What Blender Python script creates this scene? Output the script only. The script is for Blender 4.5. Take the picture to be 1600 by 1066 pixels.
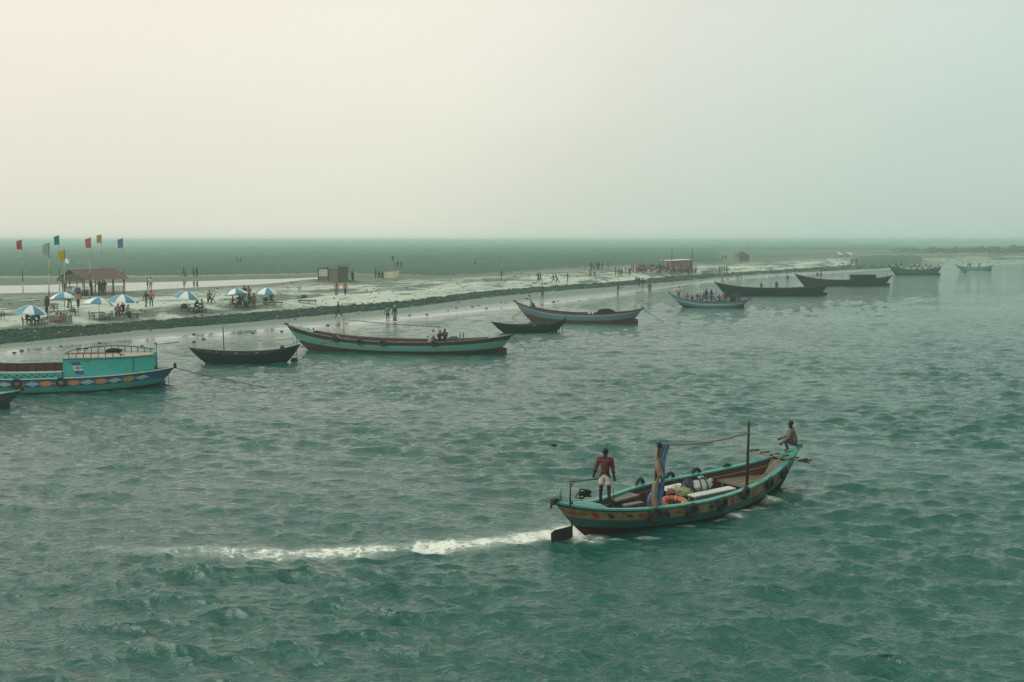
import bpy, bmesh, math, random
import numpy as np
from mathutils import Vector, Matrix, Euler

S = bpy.context.scene
for o in list(bpy.data.objects):
    bpy.data.objects.remove(o)
rnd = random.Random(7)
rng = np.random.default_rng(11)
PI = math.pi

# ------------------------------------------------------------------ camera
H = 8.6                                   # the photographer stands on a bridge
FPX = 1600 * 35.0 / 36.0                  # focal length in photo pixels
PITCH = math.atan((533 - 376) / FPX)
cd = bpy.data.cameras.new('camera')
cd.lens = 35.0
cd.sensor_width = 36.0
cd.clip_start = 0.3
cd.clip_end = 20000
cam = bpy.data.objects.new('camera', cd)
S.collection.objects.link(cam)
cam.location = (0, 0, H)
cam.rotation_euler = (PI / 2 - PITCH, 0, 0)
S.camera = cam

# ------------------------------------------------------------------ sky, sun, exposure
SUN_AZ, SUN_EL = math.radians(-104), math.radians(33)      # left of the frame, behind the beach
sund = Vector((math.sin(SUN_AZ) * math.cos(SUN_EL), math.cos(SUN_AZ) * math.cos(SUN_EL), math.sin(SUN_EL)))
W = bpy.data.worlds.new('World')
S.world = W
W.use_nodes = True
wn, wl = W.node_tree.nodes, W.node_tree.links
wn.clear()
w_out = wn.new('ShaderNodeOutputWorld')
w_bg = wn.new('ShaderNodeBackground')
w_bg.inputs['Strength'].default_value = 0.1
sky = wn.new('ShaderNodeTexSky')
sky.sky_type = 'NISHITA'
sky.sun_disc = False
sky.sun_elevation = SUN_EL
sky.sun_rotation = SUN_AZ
sky.dust_density = 6.0
sky.air_density = 1.5
# thick even haze: brightness falls off smoothly with the angle from the sun
geo = wn.new('ShaderNodeTexCoord')
dot = wn.new('ShaderNodeVectorMath'); dot.operation = 'DOT_PRODUCT'
nrm = wn.new('ShaderNodeVectorMath'); nrm.operation = 'NORMALIZE'
wl.new(geo.outputs['Generated'], nrm.inputs[0])
wl.new(nrm.outputs[0], dot.inputs[0])
dot.inputs[1].default_value = sund
ac = wn.new('ShaderNodeMath'); ac.operation = 'ARCCOSINE'
wl.new(dot.outputs['Value'], ac.inputs[0])
dv = wn.new('ShaderNodeMath'); dv.operation = 'DIVIDE'
dv.inputs[1].default_value = PI
wl.new(ac.outputs[0], dv.inputs[0])
ramp = wn.new('ShaderNodeValToRGB')
ramp.color_ramp.interpolation = 'CARDINAL'
def setramp(r, stops):
    e = r.color_ramp.elements
    while len(e) > 1:
        e.remove(e[-1])
    e[0].position = stops[0][0]; e[0].color = (*stops[0][1], 1)
    for p, c in stops[1:]:
        n = e.new(p); n.color = (*c, 1)
setramp(ramp, [(0.0, (1.08, .98, .88)), (0.15, (.99, .90, .80)), (0.30, (.93, .84, .75)), (0.401, (.885, .80, .71)), (0.439, (.845, .785, .69)),
               (0.524, (.82, .785, .685)), (0.565, (.71, .72, .635)), (0.636, (.575, .665, .595)), (0.686, (.53, .63, .57)), (.80, (.44, .57, .52)), (1.0, (.33, .48, .44))])
wl.new(dv.outputs[0], ramp.inputs['Fac'])
sc10 = wn.new('ShaderNodeVectorMath'); sc10.operation = 'SCALE'
sc10.inputs['Scale'].default_value = 10.0
# the lowest air is the thickest: a little dimmer and greener towards the horizon
sepd = wn.new('ShaderNodeSeparateXYZ'); wl.new(nrm.outputs[0], sepd.inputs[0])
elr = wn.new('ShaderNodeValToRGB'); elr.color_ramp.interpolation = 'B_SPLINE'
setramp(elr, [(0.0, (.84, .905, .865)), (.06, (.88, .93, .90)), (.17, (.97, .985, .98)), (.27, (1, 1, 1)), (.38, (.97, 1.07, 1.02)), (.65, (.66, .80, .76)), (1.0, (.46, .60, .56))])
wl.new(sepd.outputs['Z'], elr.inputs['Fac'])
elm = wn.new('ShaderNodeVectorMath'); elm.operation = 'MULTIPLY'
wl.new(ramp.outputs['Color'], elm.inputs[0]); wl.new(elr.outputs['Color'], elm.inputs[1])
wnz = wn.new('ShaderNodeTexNoise'); wnz.inputs['Scale'].default_value = 1.7; wnz.inputs['Detail'].default_value = 4
wmp = wn.new('ShaderNodeMapping'); wmp.inputs['Scale'].default_value = (1, 1, 3.2)
wl.new(nrm.outputs[0], wmp.inputs[0]); wl.new(wmp.outputs[0], wnz.inputs['Vector'])
wmr = wn.new('ShaderNodeMapRange'); wl.new(wnz.outputs['Fac'], wmr.inputs['Value'])
for k_, v_ in (('From Min', .25), ('From Max', .75), ('To Min', .965), ('To Max', 1.035)): wmr.inputs[k_].default_value = v_
wvr = wn.new('ShaderNodeVectorMath'); wvr.operation = 'SCALE'
wl.new(elm.outputs[0], wvr.inputs[0]); wl.new(wmr.outputs[0], wvr.inputs['Scale'])
wl.new(wvr.outputs[0], sc10.inputs[0])
mixw = wn.new('ShaderNodeMix'); mixw.data_type = 'RGBA'
mixw.inputs['Factor'].default_value = 0.93
wl.new(sky.outputs['Color'], mixw.inputs['A'])
wl.new(sc10.outputs[0], mixw.inputs['B'])
wl.new(mixw.outputs['Result'], w_bg.inputs['Color'])
wl.new(w_bg.outputs[0], w_out.inputs['Surface'])

sl = bpy.data.lights.new('sun', 'SUN')
sl.energy = 1.4
sl.angle = math.radians(60)
sl.color = (1.0, .965, .87)
so = bpy.data.objects.new('sun', sl)
S.collection.objects.link(so)
so.rotation_euler = (-sund).to_track_quat('-Z', 'Y').to_euler()
so.location = (-200, 200, 150)

S.view_settings.view_transform = 'Standard'
S.view_settings.look = 'None'
S.view_settings.exposure = 0.17
S.view_settings.gamma = 1.0
S.view_settings.use_curve_mapping = False
S.render.engine = 'CYCLES'
S.cycles.use_denoising = True
S.cycles.max_bounces = 6
S.cycles.diffuse_bounces = 2
S.cycles.glossy_bounces = 3
S.cycles.transmission_bounces = 2
S.cycles.volume_bounces = 0
S.cycles.transparent_max_bounces = 4
S.cycles.caustics_reflective = False
S.cycles.caustics_refractive = False

# ------------------------------------------------------------------ helpers: placing
FWD = Vector((0, math.cos(PITCH), -math.sin(PITCH)))
UPV = Vector((0, math.sin(PITCH), math.cos(PITCH)))
def ray(px, py):
    return FWD + Vector((1, 0, 0)) * ((px - 800) / FPX) + UPV * ((533 - py) / FPX)
def at(px, py, z=0.0):
    """where the sight line of a photo pixel meets the level z"""
    d = ray(px, py)
    t = (z - H) / d.z
    return Vector((d.x * t, d.y * t, z))
def at_depth(px, py, Y):
    d = ray(px, py)
    t = Y / d.y
    return Vector((d.x * t, Y, H + d.z * t))
def proj(p):
    v = Vector(p) - Vector((0, 0, H))
    w = v.dot(FWD)
    return 800 + FPX * v.x / w, 533 - FPX * v.dot(UPV) / w

# ------------------------------------------------------------------ helpers: materials
MATS = {}
def nodes_of(name):
    m = bpy.data.materials.new(name)
    m.use_nodes = True
    n, l = m.node_tree.nodes, m.node_tree.links
    return m, n, l, n['Principled BSDF']
def paint(name, col, rough=.55, wear=.35, scale=3.0, dirt=(.05, .045, .035), bump=.0, metallic=0.0, streak=1.0, spec=.5):
    """a plain coat with blotchy wear and fine grain"""
    if name in MATS:
        return MATS[name]
    m, n, l, b = nodes_of(name)
    tc = n.new('ShaderNodeTexCoord')
    mp = n.new('ShaderNodeMapping')
    mp.inputs['Scale'].default_value = (1, 1, streak)
    l.new(tc.outputs['Object'], mp.inputs['Vector'])
    t = n.new('ShaderNodeTexNoise')
    t.inputs['Scale'].default_value = scale
    t.inputs['Detail'].default_value = 8
    t.inputs['Roughness'].default_value = .68
    l.new(mp.outputs[0], t.inputs['Vector'])
    r = n.new('ShaderNodeMapRange')
    r.inputs['From Min'].default_value = .42
    r.inputs['From Max'].default_value = .72
    r.inputs['To Max'].default_value = wear
    l.new(t.outputs['Fac'], r.inputs['Value'])
    mx = n.new('ShaderNodeMix'); mx.data_type = 'RGBA'
    l.new(r.outputs[0], mx.inputs['Factor'])
    mx.inputs['A'].default_value = (*col, 1)
    mx.inputs['B'].default_value = (*dirt, 1)
    l.new(mx.outputs['Result'], b.inputs['Base Color'])
    b.inputs['Roughness'].default_value = rough
    b.inputs['Metallic'].default_value = metallic
    b.inputs['Specular IOR Level'].default_value = spec
    if bump:
        bp = n.new('ShaderNodeBump')
        bp.inputs['Strength'].default_value = bump
        bp.inputs['Distance'].default_value = .02
        l.new(t.outputs['Fac'], bp.inputs['Height'])
        l.new(bp.outputs[0], b.inputs['Normal'])
    MATS[name] = m
    return m
def tinted(name, rough=.8, var=.25, scale=9.0, backlit=0.0):
    """cloth, skin or hair whose colour is the object's own colour"""
    if name in MATS:
        return MATS[name]
    m, n, l, b = nodes_of(name)
    oi = n.new('ShaderNodeObjectInfo')
    tc = n.new('ShaderNodeTexCoord')
    t = n.new('ShaderNodeTexNoise')
    t.inputs['Scale'].default_value = scale
    t.inputs['Detail'].default_value = 4
    l.new(tc.outputs['Object'], t.inputs['Vector'])
    r = n.new('ShaderNodeMapRange')
    r.inputs['From Min'].default_value = .3
    r.inputs['From Max'].default_value = .7
    r.inputs['To Min'].default_value = 1 - var
    r.inputs['To Max'].default_value = 1 + var
    l.new(t.outputs['Fac'], r.inputs['Value'])
    sc = n.new('ShaderNodeVectorMath'); sc.operation = 'SCALE'
    l.new(oi.outputs['Color'], sc.inputs[0])
    l.new(r.outputs[0], sc.inputs['Scale'])
    l.new(sc.outputs[0], b.inputs['Base Color'])
    b.inputs['Roughness'].default_value = rough
    b.inputs['Specular IOR Level'].default_value = .2
    if backlit:
        tr = n.new('ShaderNodeBsdfTranslucent')
        l.new(sc.outputs[0], tr.inputs['Color'])
        ms = n.new('ShaderNodeMixShader')
        ms.inputs[0].default_value = backlit
        l.new(b.outputs[0], ms.inputs[1]); l.new(tr.outputs[0], ms.inputs[2])
        l.new(ms.outputs[0], n['Material Output'].inputs['Surface'])
    MATS[name] = m
    return m

# ------------------------------------------------------------------ helpers: objects
COL = S.collection
def link_mesh(name, me, mat=None, parent=None):
    o = bpy.data.objects.new(name, me)
    COL.objects.link(o)
    if parent is not None:
        o.parent = parent
    if mat is not None:
        for m in (mat if isinstance(mat, (list, tuple)) else [mat]):
            me.materials.append(m)
    return o
def np_mesh(name, verts, faces, smooth=True):
    """verts (n,3), faces (m,k) arrays -> mesh data"""
    verts = np.asarray(verts, np.float32); faces = np.asarray(faces, np.int32)
    me = bpy.data.meshes.new(name)
    me.vertices.add(len(verts)); me.vertices.foreach_set('co', verts.ravel())
    k = faces.shape[1]
    me.loops.add(faces.size); me.loops.foreach_set('vertex_index', faces.ravel())
    me.polygons.add(len(faces))
    me.polygons.foreach_set('loop_start', np.arange(0, faces.size, k, dtype=np.int32))
    me.polygons.foreach_set('use_smooth', np.full(len(faces), smooth, bool))
    me.update(calc_edges=True)
    return me
def attr(me, name, vals):
    a = me.attributes.new(name, 'FLOAT', 'POINT')
    a.data.foreach_set('value', np.asarray(vals, np.float32).ravel())
def grid_faces(nr, nc):
    i = np.arange(nr - 1)[:, None] * nc + np.arange(nc - 1)[None, :]
    return np.stack([i, i + 1, i + nc + 1, i + nc], -1).reshape(-1, 4)
def tag(o, label=None, cat=None, group=None, kind=None):
    if label: o['label'] = label
    if cat: o['category'] = cat
    if group: o['group'] = group
    if kind: o['kind'] = kind
    return o
def empty(name, loc, label, cat, group=None, rz=0.0):
    o = bpy.data.objects.new(name, None)
    COL.objects.link(o)
    o.empty_display_size = .2
    o.location = loc
    o.rotation_euler = (0, 0, rz)
    return tag(o, label, cat, group)
class MB:
    """collects boxes, tubes and sheets, then links them as one mesh object"""
    def __init__(s):
        s.v = []; s.f = []; s.sm = []; s.mi = []
    def add(s, v, f, smooth=False, mi=0):
        k = len(s.v)
        s.v += [tuple(p) for p in v]
        s.f += [tuple(i + k for i in q) for q in f]
        s.sm += [smooth] * len(f); s.mi += [mi] * len(f)
        return s
    def box(s, c, d, rot=None, mi=0, taper=1.0):
        x, y, z = d[0] / 2, d[1] / 2, d[2] / 2
        vs = [Vector((sx * x * (taper if sz > 0 else 1), sy * y * (taper if sz > 0 else 1), sz * z)) for sz in (-1, 1) for sy in (-1, 1) for sx in (-1, 1)]
        if rot is not None:
            R = rot if isinstance(rot, Matrix) else Euler(rot).to_matrix()
            vs = [R @ v for v in vs]
        c = Vector(c)
        return s.add([v + c for v in vs], [(0, 2, 3, 1), (4, 5, 7, 6), (0, 1, 5, 4), (2, 6, 7, 3), (0, 4, 6, 2), (1, 3, 7, 5)], False, mi)
    def tube(s, pts, r, n=6, cap=True, mi=0, smooth=True, flat=1.0):
        pts = [Vector(p) for p in pts]
        rs = r if isinstance(r, (list, tuple)) else [r] * len(pts)
        vs, fs = [], []
        ref = Vector((0, 0, 1))
        t0 = (pts[-1] - pts[0]).normalized() if (pts[-1] - pts[0]).length > 1e-6 else Vector((1, 0, 0))
        if abs(t0.dot(ref)) > .9: ref = Vector((1, 0, 0))
        for i, p in enumerate(pts):
            t = (pts[min(i + 1, len(pts) - 1)] - pts[max(i - 1, 0)]).normalized()
            a = t.cross(ref)
            if a.length < 1e-4: a = t.cross(Vector((0, 1, 0)))
            a.normalize(); b = t.cross(a)
            for k in range(n):
                w = 2 * PI * k / n
                vs.append(p + a * (rs[i] * math.cos(w)) + b * (rs[i] * flat * math.sin(w)))
        for i in range(len(pts) - 1):
            for k in range(n):
                j = (k + 1) % n
                fs.append((i * n + k, i * n + j, (i + 1) * n + j, (i + 1) * n + k))
        s.add(vs, fs, smooth, mi)
        if cap:
            k0 = len(s.v) - len(vs)
            s.f.append(tuple(k0 + k for k in range(n))[::-1]); s.f.append(tuple(k0 + (len(pts) - 1) * n + k for k in range(n)))
            s.sm += [False, False]; s.mi += [mi, mi]
        return s
    def sheet(s, rows, smooth=True, mi=0, thick=0.0):
        nr, nc = len(rows), len(rows[0])
        vs = [p for r in rows for p in r]
        fs = [(i * nc + j, i * nc + j + 1, (i + 1) * nc + j + 1, (i + 1) * nc + j) for i in range(nr - 1) for j in range(nc - 1)]
        return s.add(vs, fs, smooth, mi)
    def torus(s, c, R, r, axis=(0, 0, 1), n=18, m=8, mi=0):
        q = Vector((0, 0, 1)).rotation_difference(Vector(axis).normalized())
        vs, fs = [], []
        for i in range(n):
            a = 2 * PI * i / n
            for j in range(m):
                b = 2 * PI * j / m
                p = Vector(((R + r * math.cos(b)) * math.cos(a), (R + r * math.cos(b)) * math.sin(a), r * math.sin(b)))
                vs.append(q @ p + Vector(c))
        for i in range(n):
            for j in range(m):
                fs.append((i * m + j, ((i + 1) % n) * m + j, ((i + 1) % n) * m + (j + 1) % m, i * m + (j + 1) % m))
        return s.add(vs, fs, True, mi)
    def blob(s, c, rad, n=8, m=6, mi=0, jit=0.0, rot=None):
        vs, fs = [], []
        R = Euler(rot).to_matrix() if rot else Matrix.Identity(3)
        for i in range(m + 1):
            th = PI * i / m
            for j in range(n):
                ph = 2 * PI * j / n
                k = 1 + (rnd.uniform(-jit, jit) if jit else 0)
                p = Vector((rad[0] * math.sin(th) * math.cos(ph) * k, rad[1] * math.sin(th) * math.sin(ph) * k, rad[2] * math.cos(th) * k))
                vs.append(R @ p + Vector(c))
        for i in range(m):
            for j in range(n):
                fs.append((i * n + j, i * n + (j + 1) % n, (i + 1) * n + (j + 1) % n, (i + 1) * n + j)[::-1])
        return s.add(vs, fs, True, mi)
    def mesh(s, name):
        me = bpy.data.meshes.new(name)
        me.from_pydata(s.v, [], s.f)
        me.polygons.foreach_set('use_smooth', s.sm)
        me.polygons.foreach_set('material_index', s.mi)
        me.update()
        return me
    def build(s, name, mat, parent=None):
        return link_mesh(name, s.mesh(name), mat, parent)
def copy_tree(o, parent=None):
    c = o.copy()
    COL.objects.link(c)
    if parent is not None:
        c.parent = parent
        c.matrix_parent_inverse = o.matrix_parent_inverse
    for ch in list(o.children):
        copy_tree(ch, c)
    return c
# ------------------------------------------------------------------ terrain
def curve(*pts):
    xs, ys = [p[0] for p in pts], [p[1] for p in pts]
    k = np.linspace(-600, 2200, 1401)
    y = np.interp(k, xs, ys)
    # extend the ends along their own slope, then smooth
    s0 = (ys[1] - ys[0]) / (xs[1] - xs[0]); s1 = (ys[-1] - ys[-2]) / (xs[-1] - xs[-2])
    y = np.where(k < xs[0], ys[0] + s0 * (k - xs[0]), y)
    y = np.where(k > xs[-1], ys[-1] + s1 * (k - xs[-1]), y)
    w = np.hanning(21); w /= w.sum()
    y = np.convolve(np.pad(y, 10, mode='edge'), w, mode='valid')
    return lambda x: np.interp(x, k, y)
c_shore = curve((-300, 574), (0, 549), (280, 525), (420, 514), (560, 503), (620, 497), (700, 489), (780, 481), (850, 474), (940, 464),
                (1000, 456), (1060, 448), (1100, 441), (1150, 435.5), (1240, 428.5), (1300, 425.5), (1340, 423.5), (1390, 420), (1470, 417), (1550, 414), (1600, 410.8), (1900, 402))
c_low = curve((-300, 561), (0, 538), (240, 514.5), (280, 511), (400, 502.5), (480, 494), (520, 491), (640, 480), (740, 467), (780, 463), (840, 457), (900, 452), (940, 449),
              (1000, 444.5), (1060, 439.5), (1100, 435.6), (1150, 431), (1200, 427.5), (1300, 423), (1360, 420), (1470, 415.3), (1600, 409), (1900, 400.8))
c_top = curve((-300, 543), (0, 518), (240, 501), (280, 498), (400, 489.5), (480, 482), (520, 479), (640, 470), (740, 458), (780, 454), (840, 449.5), (900, 445), (940, 442.3),
              (1010, 437.5), (1060, 431.5), (1120, 428), (1180, 424.5), (1260, 419), (1340, 414), (1400, 411.5), (1470, 408.5), (1600, 404.8), (1900, 398))
c_c1 = curve((-300, 464), (0, 458.5), (200, 455), (280, 450.5), (400, 445), (460, 439.5), (490, 436), (560, 435), (640, 434), (700, 432.5), (780, 427.5), (840, 422.5), (920, 418.5),
             (1000, 415), (1060, 413.3), (1120, 412), (1160, 409), (1240, 405), (1310, 401), (1360, 402), (1400, 403), (1600, 402), (1900, 396))
c_c2 = curve((-300, 449), (0, 445.5), (240, 440), (400, 436), (490, 433), (560, 432.4), (640, 432.6), (700, 431.6), (780, 426.7), (840, 421.8), (920, 417.8),
             (1000, 414.3), (1060, 412.6), (1120, 411.2), (1160, 408.2), (1240, 404.2), (1310, 399.6), (1360, 400), (1400, 401), (1600, 400.4), (1900, 395))
c_g = curve((-300, 432.5), (0, 431.5), (280, 430.5), (400, 428.5), (490, 427), (560, 427), (640, 429.6), (700, 430.4), (780, 425.6), (840, 420.8), (920, 416.8),
            (1000, 413.3), (1060, 411.5), (1120, 409.8), (1160, 406.6), (1240, 402.6), (1310, 397.6), (1360, 397), (1400, 397.4), (1600, 397), (1900, 392))
FEATZ = [-0.8, 0.0, 0.30, 0.95, 1.85, 1.85, 1.92, 2.3]
KS = [0, 1, 2, 3, 3.12, 3.35, 3.7, 4, 5, 6, 7]
KZ = [-0.8, 0.0, 0.18, 0.52, 0.75, 1.30, 1.85, 2.05, 2.05, 2.1, 2.4]
def low_right(px):
    return 1 - .55 * np.clip((np.asarray(px, float) - 1360) / 120, 0, 1)      # the shore flattens out far up the river
def z_px(fy, py, px=0.0):
    z = float(np.interp(np.interp(-py, -fy, np.arange(8)), KS, KZ))
    return z * float(low_right(px)) if z > 0 else z
def feats(px):
    ys = np.array([c_shore(px) + 30, c_shore(px), c_low(px), c_top(px), c_c1(px), c_c2(px), c_g(px), np.full_like(np.asarray(px, float), 379.2)])
    return ys
def ground_z(px, py):
    f = feats(np.array([float(px)]))[:, 0]
    return z_px(f, py, px)
def ground(px, py):
    """a point on the terrain (or on the water) under a photo pixel"""
    return at(px, py, max(0.0, ground_z(px, py)))
def fbm(x, y, seed=0, octv=4, f0=1.0):
    r = np.random.default_rng(seed)
    o = np.zeros_like(x)
    for i in range(octv):
        for k in range(4):
            a, p = r.uniform(0, 2 * PI), r.uniform(0, 2 * PI)
            f = f0 * 2 ** i * r.uniform(.7, 1.4)
            o += np.sin((x * math.cos(a) + y * math.sin(a)) * f + p) / (2 ** i) / 4
    return o
def rays_np(px, py, z):
    u = (px - 800) / FPX; v = (533 - py) / FPX
    dx = u; dy = math.cos(PITCH) + v * math.sin(PITCH); dz = -math.sin(PITCH) + v * math.cos(PITCH)
    t = (z - H) / dz
    return dx * t, dy * t

px_cols = np.linspace(-520, 2120, 760)
F = feats(px_cols)
counts = [5, 18, 22, 60, 16, 16, 70]
rows_y, rows_s = [], []
for i, n in enumerate(counts):
    for k in range(n):
        t = k / n
        rows_y.append(F[i] * (1 - t) + F[i + 1] * t); rows_s.append(np.full(len(px_cols), i + t))
rows_y.append(F[-1]); rows_s.append(np.full(len(px_cols), 7.0))
Yp = np.array(rows_y); Sp = np.array(rows_s)
Xp = np.broadcast_to(px_cols, Yp.shape)
Zp = np.interp(Sp, KS, KZ)
Zp = np.where(Zp > 0, Zp * low_right(Xp), Zp)
X, Y = rays_np(Xp, Yp, Zp)
pool = np.clip(1 - np.abs(Sp - 4.5) / .5, 0, 1) * np.clip((520 - Xp) / 40, 0, 1)
relief = np.where(Sp < 2, np.clip(Sp - 1, 0, 1) * .03, .035) * fbm(X, Y, 3, 5, .35) * np.clip((Sp - 1) * 2, 0, 1)
band = np.clip(1 - np.abs(Sp - 2.5) / .5, 0, 1)
relief += band * .07 * fbm(X, Y, 5, 4, 1.1)
Z = Zp + relief - np.sqrt(pool) * .22
me = np_mesh('ground', np.stack([X, Y, Z], -1).reshape(-1, 3), grid_faces(*X.shape))
attr(me, 'cross', Sp)
green = np.clip(1 - ((Xp - 1395) / 75) ** 2 - ((Yp - 409) / 10.5) ** 2, 0, 1) ** .5
pale = np.clip((Xp - 1425) / 60, 0, 1) * (Sp > 1.3) * (Sp < 5)
attr(me, 'pale', pale)
attr(me, 'green', green * (Sp > 1.6))
attr(me, 'far', np.clip(Y / 1000, 0, 1))

m, n, l, b = nodes_of('beach_ground')
def N(t, **kw):
    x = n.new(t)
    for k, v in kw.items(): setattr(x, k, v)
    return x
def noise(n, l, vec, scale, detail=5, rough=.6, dist=0):
    t = n.new('ShaderNodeTexNoise')
    t.inputs['Scale'].default_value = scale; t.inputs['Detail'].default_value = detail
    t.inputs['Roughness'].default_value = rough; t.inputs['Distortion'].default_value = dist
    l.new(vec, t.inputs['Vector'])
    return t.outputs['Fac']
def mathn(n, l, op, a, bb, clamp=False):
    x = n.new('ShaderNodeMath'); x.operation = op; x.use_clamp = clamp
    for i, v in enumerate((a, bb)):
        if isinstance(v, (int, float)): x.inputs[i].default_value = v
        else: l.new(v, x.inputs[i])
    return x.outputs[0]
def maprange(n, l, v, a, bb, c=0, d=1):
    x = n.new('ShaderNodeMapRange'); x.interpolation_type = 'SMOOTHSTEP'
    l.new(v, x.inputs['Value'])
    for k, q in zip(('From Min', 'From Max', 'To Min', 'To Max'), (a, bb, c, d)): x.inputs[k].default_value = q
    return x.outputs[0]
def mixc(n, l, f, a, bb):
    x = n.new('ShaderNodeMix'); x.data_type = 'RGBA'
    if isinstance(f, (int, float)): x.inputs['Factor'].default_value = f
    else: l.new(f, x.inputs['Factor'])
    for k, q in (('A', a), ('B', bb)):
        if isinstance(q, tuple): x.inputs[k].default_value = (*q, 1)
        else: l.new(q, x.inputs[k])
    return x.outputs['Result']
a_s = n.new('ShaderNodeAttribute'); a_s.attribute_name = 'cross'
a_g = n.new('ShaderNodeAttribute'); a_g.attribute_name = 'green'
pos = n.new('ShaderNodeNewGeometry').outputs['Position']
# the beach runs away to the right: stretch the patches along it
mp = n.new('ShaderNodeMapping'); mp.inputs['Rotation'].default_value = (0, 0, math.radians(-58)); mp.inputs['Scale'].default_value = (1, .22, 1)
mp.vector_type = 'TEXTURE'
mp.inputs['Scale'].default_value = (4.5, 1, 1); mp.inputs['Rotation'].default_value = (0, 0, math.radians(62))
l.new(pos, mp.inputs['Vector'])
n_big = noise(n, l, pos, .16, 5, .62)
n_fine = noise(n, l, pos, 2.2, 6, .7)
n_str = noise(n, l, mp.outputs[0], .15, 7, .70)
n_str2 = noise(n, l, mp.outputs[0], .5, 6, .7)
j = mathn(n, l, 'MULTIPLY', mathn(n, l, 'SUBTRACT', noise(n, l, pos, .55, 6, .7), .5), .42)
jw = mathn(n, l, 'MULTIPLY', j, maprange(n, l, a_s.outputs['Fac'], 1.6, 2.1, .35, 1.0))
s = mathn(n, l, 'ADD', a_s.outputs['Fac'], jw)
cr = n.new('ShaderNodeValToRGB')
SAND, MUD, TURF = (.57, .605, .52), (.115, .14, .105), (.10, .135, .08)
setramp(cr, [(.0, (.14, .15, .12)), (1.02 / 7, (.17, .21, .18)), (1.25 / 7, (.155, .205, .175)), (1.92 / 7, (.175, .225, .195)), (2.02 / 7, (.045, .095, .07)),
             (2.96 / 7, (.055, .11, .08)), (3.06 / 7, SAND), (3.72 / 7, (.53, .57, .49)), (3.95 / 7, (.15, .17, .13)), (4.1 / 7, (.10, .11, .09)), (5.05 / 7, (.12, .135, .105)),
             (5.5 / 7, MUD), (5.8 / 7, (.13, .16, .115)), (5.87 / 7, (.34, .35, .28)), (5.95 / 7, (.33, .34, .27)), (6.02 / 7, (.065, .10, .07)), (6.3 / 7, (.085, .14, .095)), (1, (.10, .155, .11))])
s7 = mathn(n, l, 'DIVIDE', s, 7.0)
l.new(s7, cr.inputs['Fac'])
col = cr.outputs['Color']
# dark tidal stains on the upper beach only
up = mathn(n, l, 'MULTIPLY', maprange(n, l, a_s.outputs['Fac'], 2.95, 3.1), maprange(n, l, a_s.outputs['Fac'], 4.0, 3.9), True)
st = maprange(n, l, n_str, .47, .54)
st2 = maprange(n, l, n_str2, .53, .62, 0, .9)
both = mathn(n, l, 'MAXIMUM', mathn(n, l, 'MULTIPLY', st, maprange(n, l, n_big, .38, .50)), st2)
col = mixc(n, l, mathn(n, l, 'MULTIPLY', both, mathn(n, l, 'MULTIPLY', up, .95)), col, (.10, .13, .10))
col = mixc(n, l, mathn(n, l, 'MULTIPLY', maprange(n, l, n_str2, .36, .22), mathn(n, l, 'MULTIPLY', up, .7)), col, (.66, .70, .61))
col = mixc(n, l, a_g.outputs['Fac'], col, mixc(n, l, maprange(n, l, n_str, .45, .62), (.07, .10, .065), (.13, .16, .11)))
a_p = n.new('ShaderNodeAttribute'); a_p.attribute_name = 'pale'
col = mixc(n, l, a_p.outputs['Fac'], col, mixc(n, l, maprange(n, l, n_str2, .44, .58), (.36, .42, .36), (.11, .16, .12)))
# meadow beyond
gr = maprange(n, l, a_s.outputs['Fac'], 5.98, 6.1)
mp2 = n.new('ShaderNodeMapping'); mp2.inputs['Scale'].default_value = (.02, .006, .02)
l.new(pos, mp2.inputs['Vector'])
gn = noise(n, l, mp2.outputs[0], 1.0, 6, .65)
col = mixc(n, l, mathn(n, l, 'MULTIPLY', gr, maprange(n, l, gn, .42, .62)), col, (.12, .17, .115))
fine = mathn(n, l, 'ADD', .72, mathn(n, l, 'MULTIPLY', n_fine, .56))
sc = n.new('ShaderNodeVectorMath'); sc.operation = 'SCALE'
l.new(col, sc.inputs[0]); l.new(fine, sc.inputs['Scale'])
l.new(sc.outputs[0], b.inputs['Base Color'])
rough = maprange(n, l, s, 1.15, 1.7, .22, .85)
l.new(rough, b.inputs['Roughness'])
bp = n.new('ShaderNodeBump'); bp.inputs['Strength'].default_value = .5; bp.inputs['Distance'].default_value = .12
l.new(n_fine, bp.inputs['Height']); l.new(bp.outputs[0], b.inputs['Normal'])
gobj = link_mesh('ground', me, m)
tag(gobj, kind='structure')

# wide bed added under water and land to block sky light from below
underlay = MB().sheet([[(-5200, -900, -1.6), (5200, -900, -1.6)], [(-5200, 6000, -1.6), (5200, 6000, -1.6)]]).build('light_block_underlay', paint('underlay_coat', (.09, .11, .085), .9, .2, .1))
tag(underlay, kind='structure')

# back channel: still water behind the beach
pc = np.linspace(-520, 506, 160)
t = np.linspace(-.12, 1.12, 14)
pc2 = np.broadcast_to(pc, (14, 160))
yy = c_c1(pc)[None, :] * (1 - t[:, None]) + c_c2(pc)[None, :] * t[:, None]
cx, cy = rays_np(pc2, yy, 2.0)
me = np_mesh('channel_water', np.stack([cx, cy, np.full_like(cx, 2.0)], -1).reshape(-1, 3), grid_faces(14, 160))
m, n, l, b = nodes_of('still_water')
b.inputs['Base Color'].default_value = (.10, .13, .10, 1); b.inputs['Roughness'].default_value = .0; b.inputs['IOR'].default_value = 1.33
bp = n.new('ShaderNodeBump'); bp.inputs['Strength'].default_value = .01; bp.inputs['Distance'].default_value = .05
l.new(noise(n, l, n.new('ShaderNodeNewGeometry').outputs['Position'], .9, 4), bp.inputs['Height']); l.new(bp.outputs[0], b.inputs['Normal'])
tag(link_mesh('channel_water', me, m), kind='structure')

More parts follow.
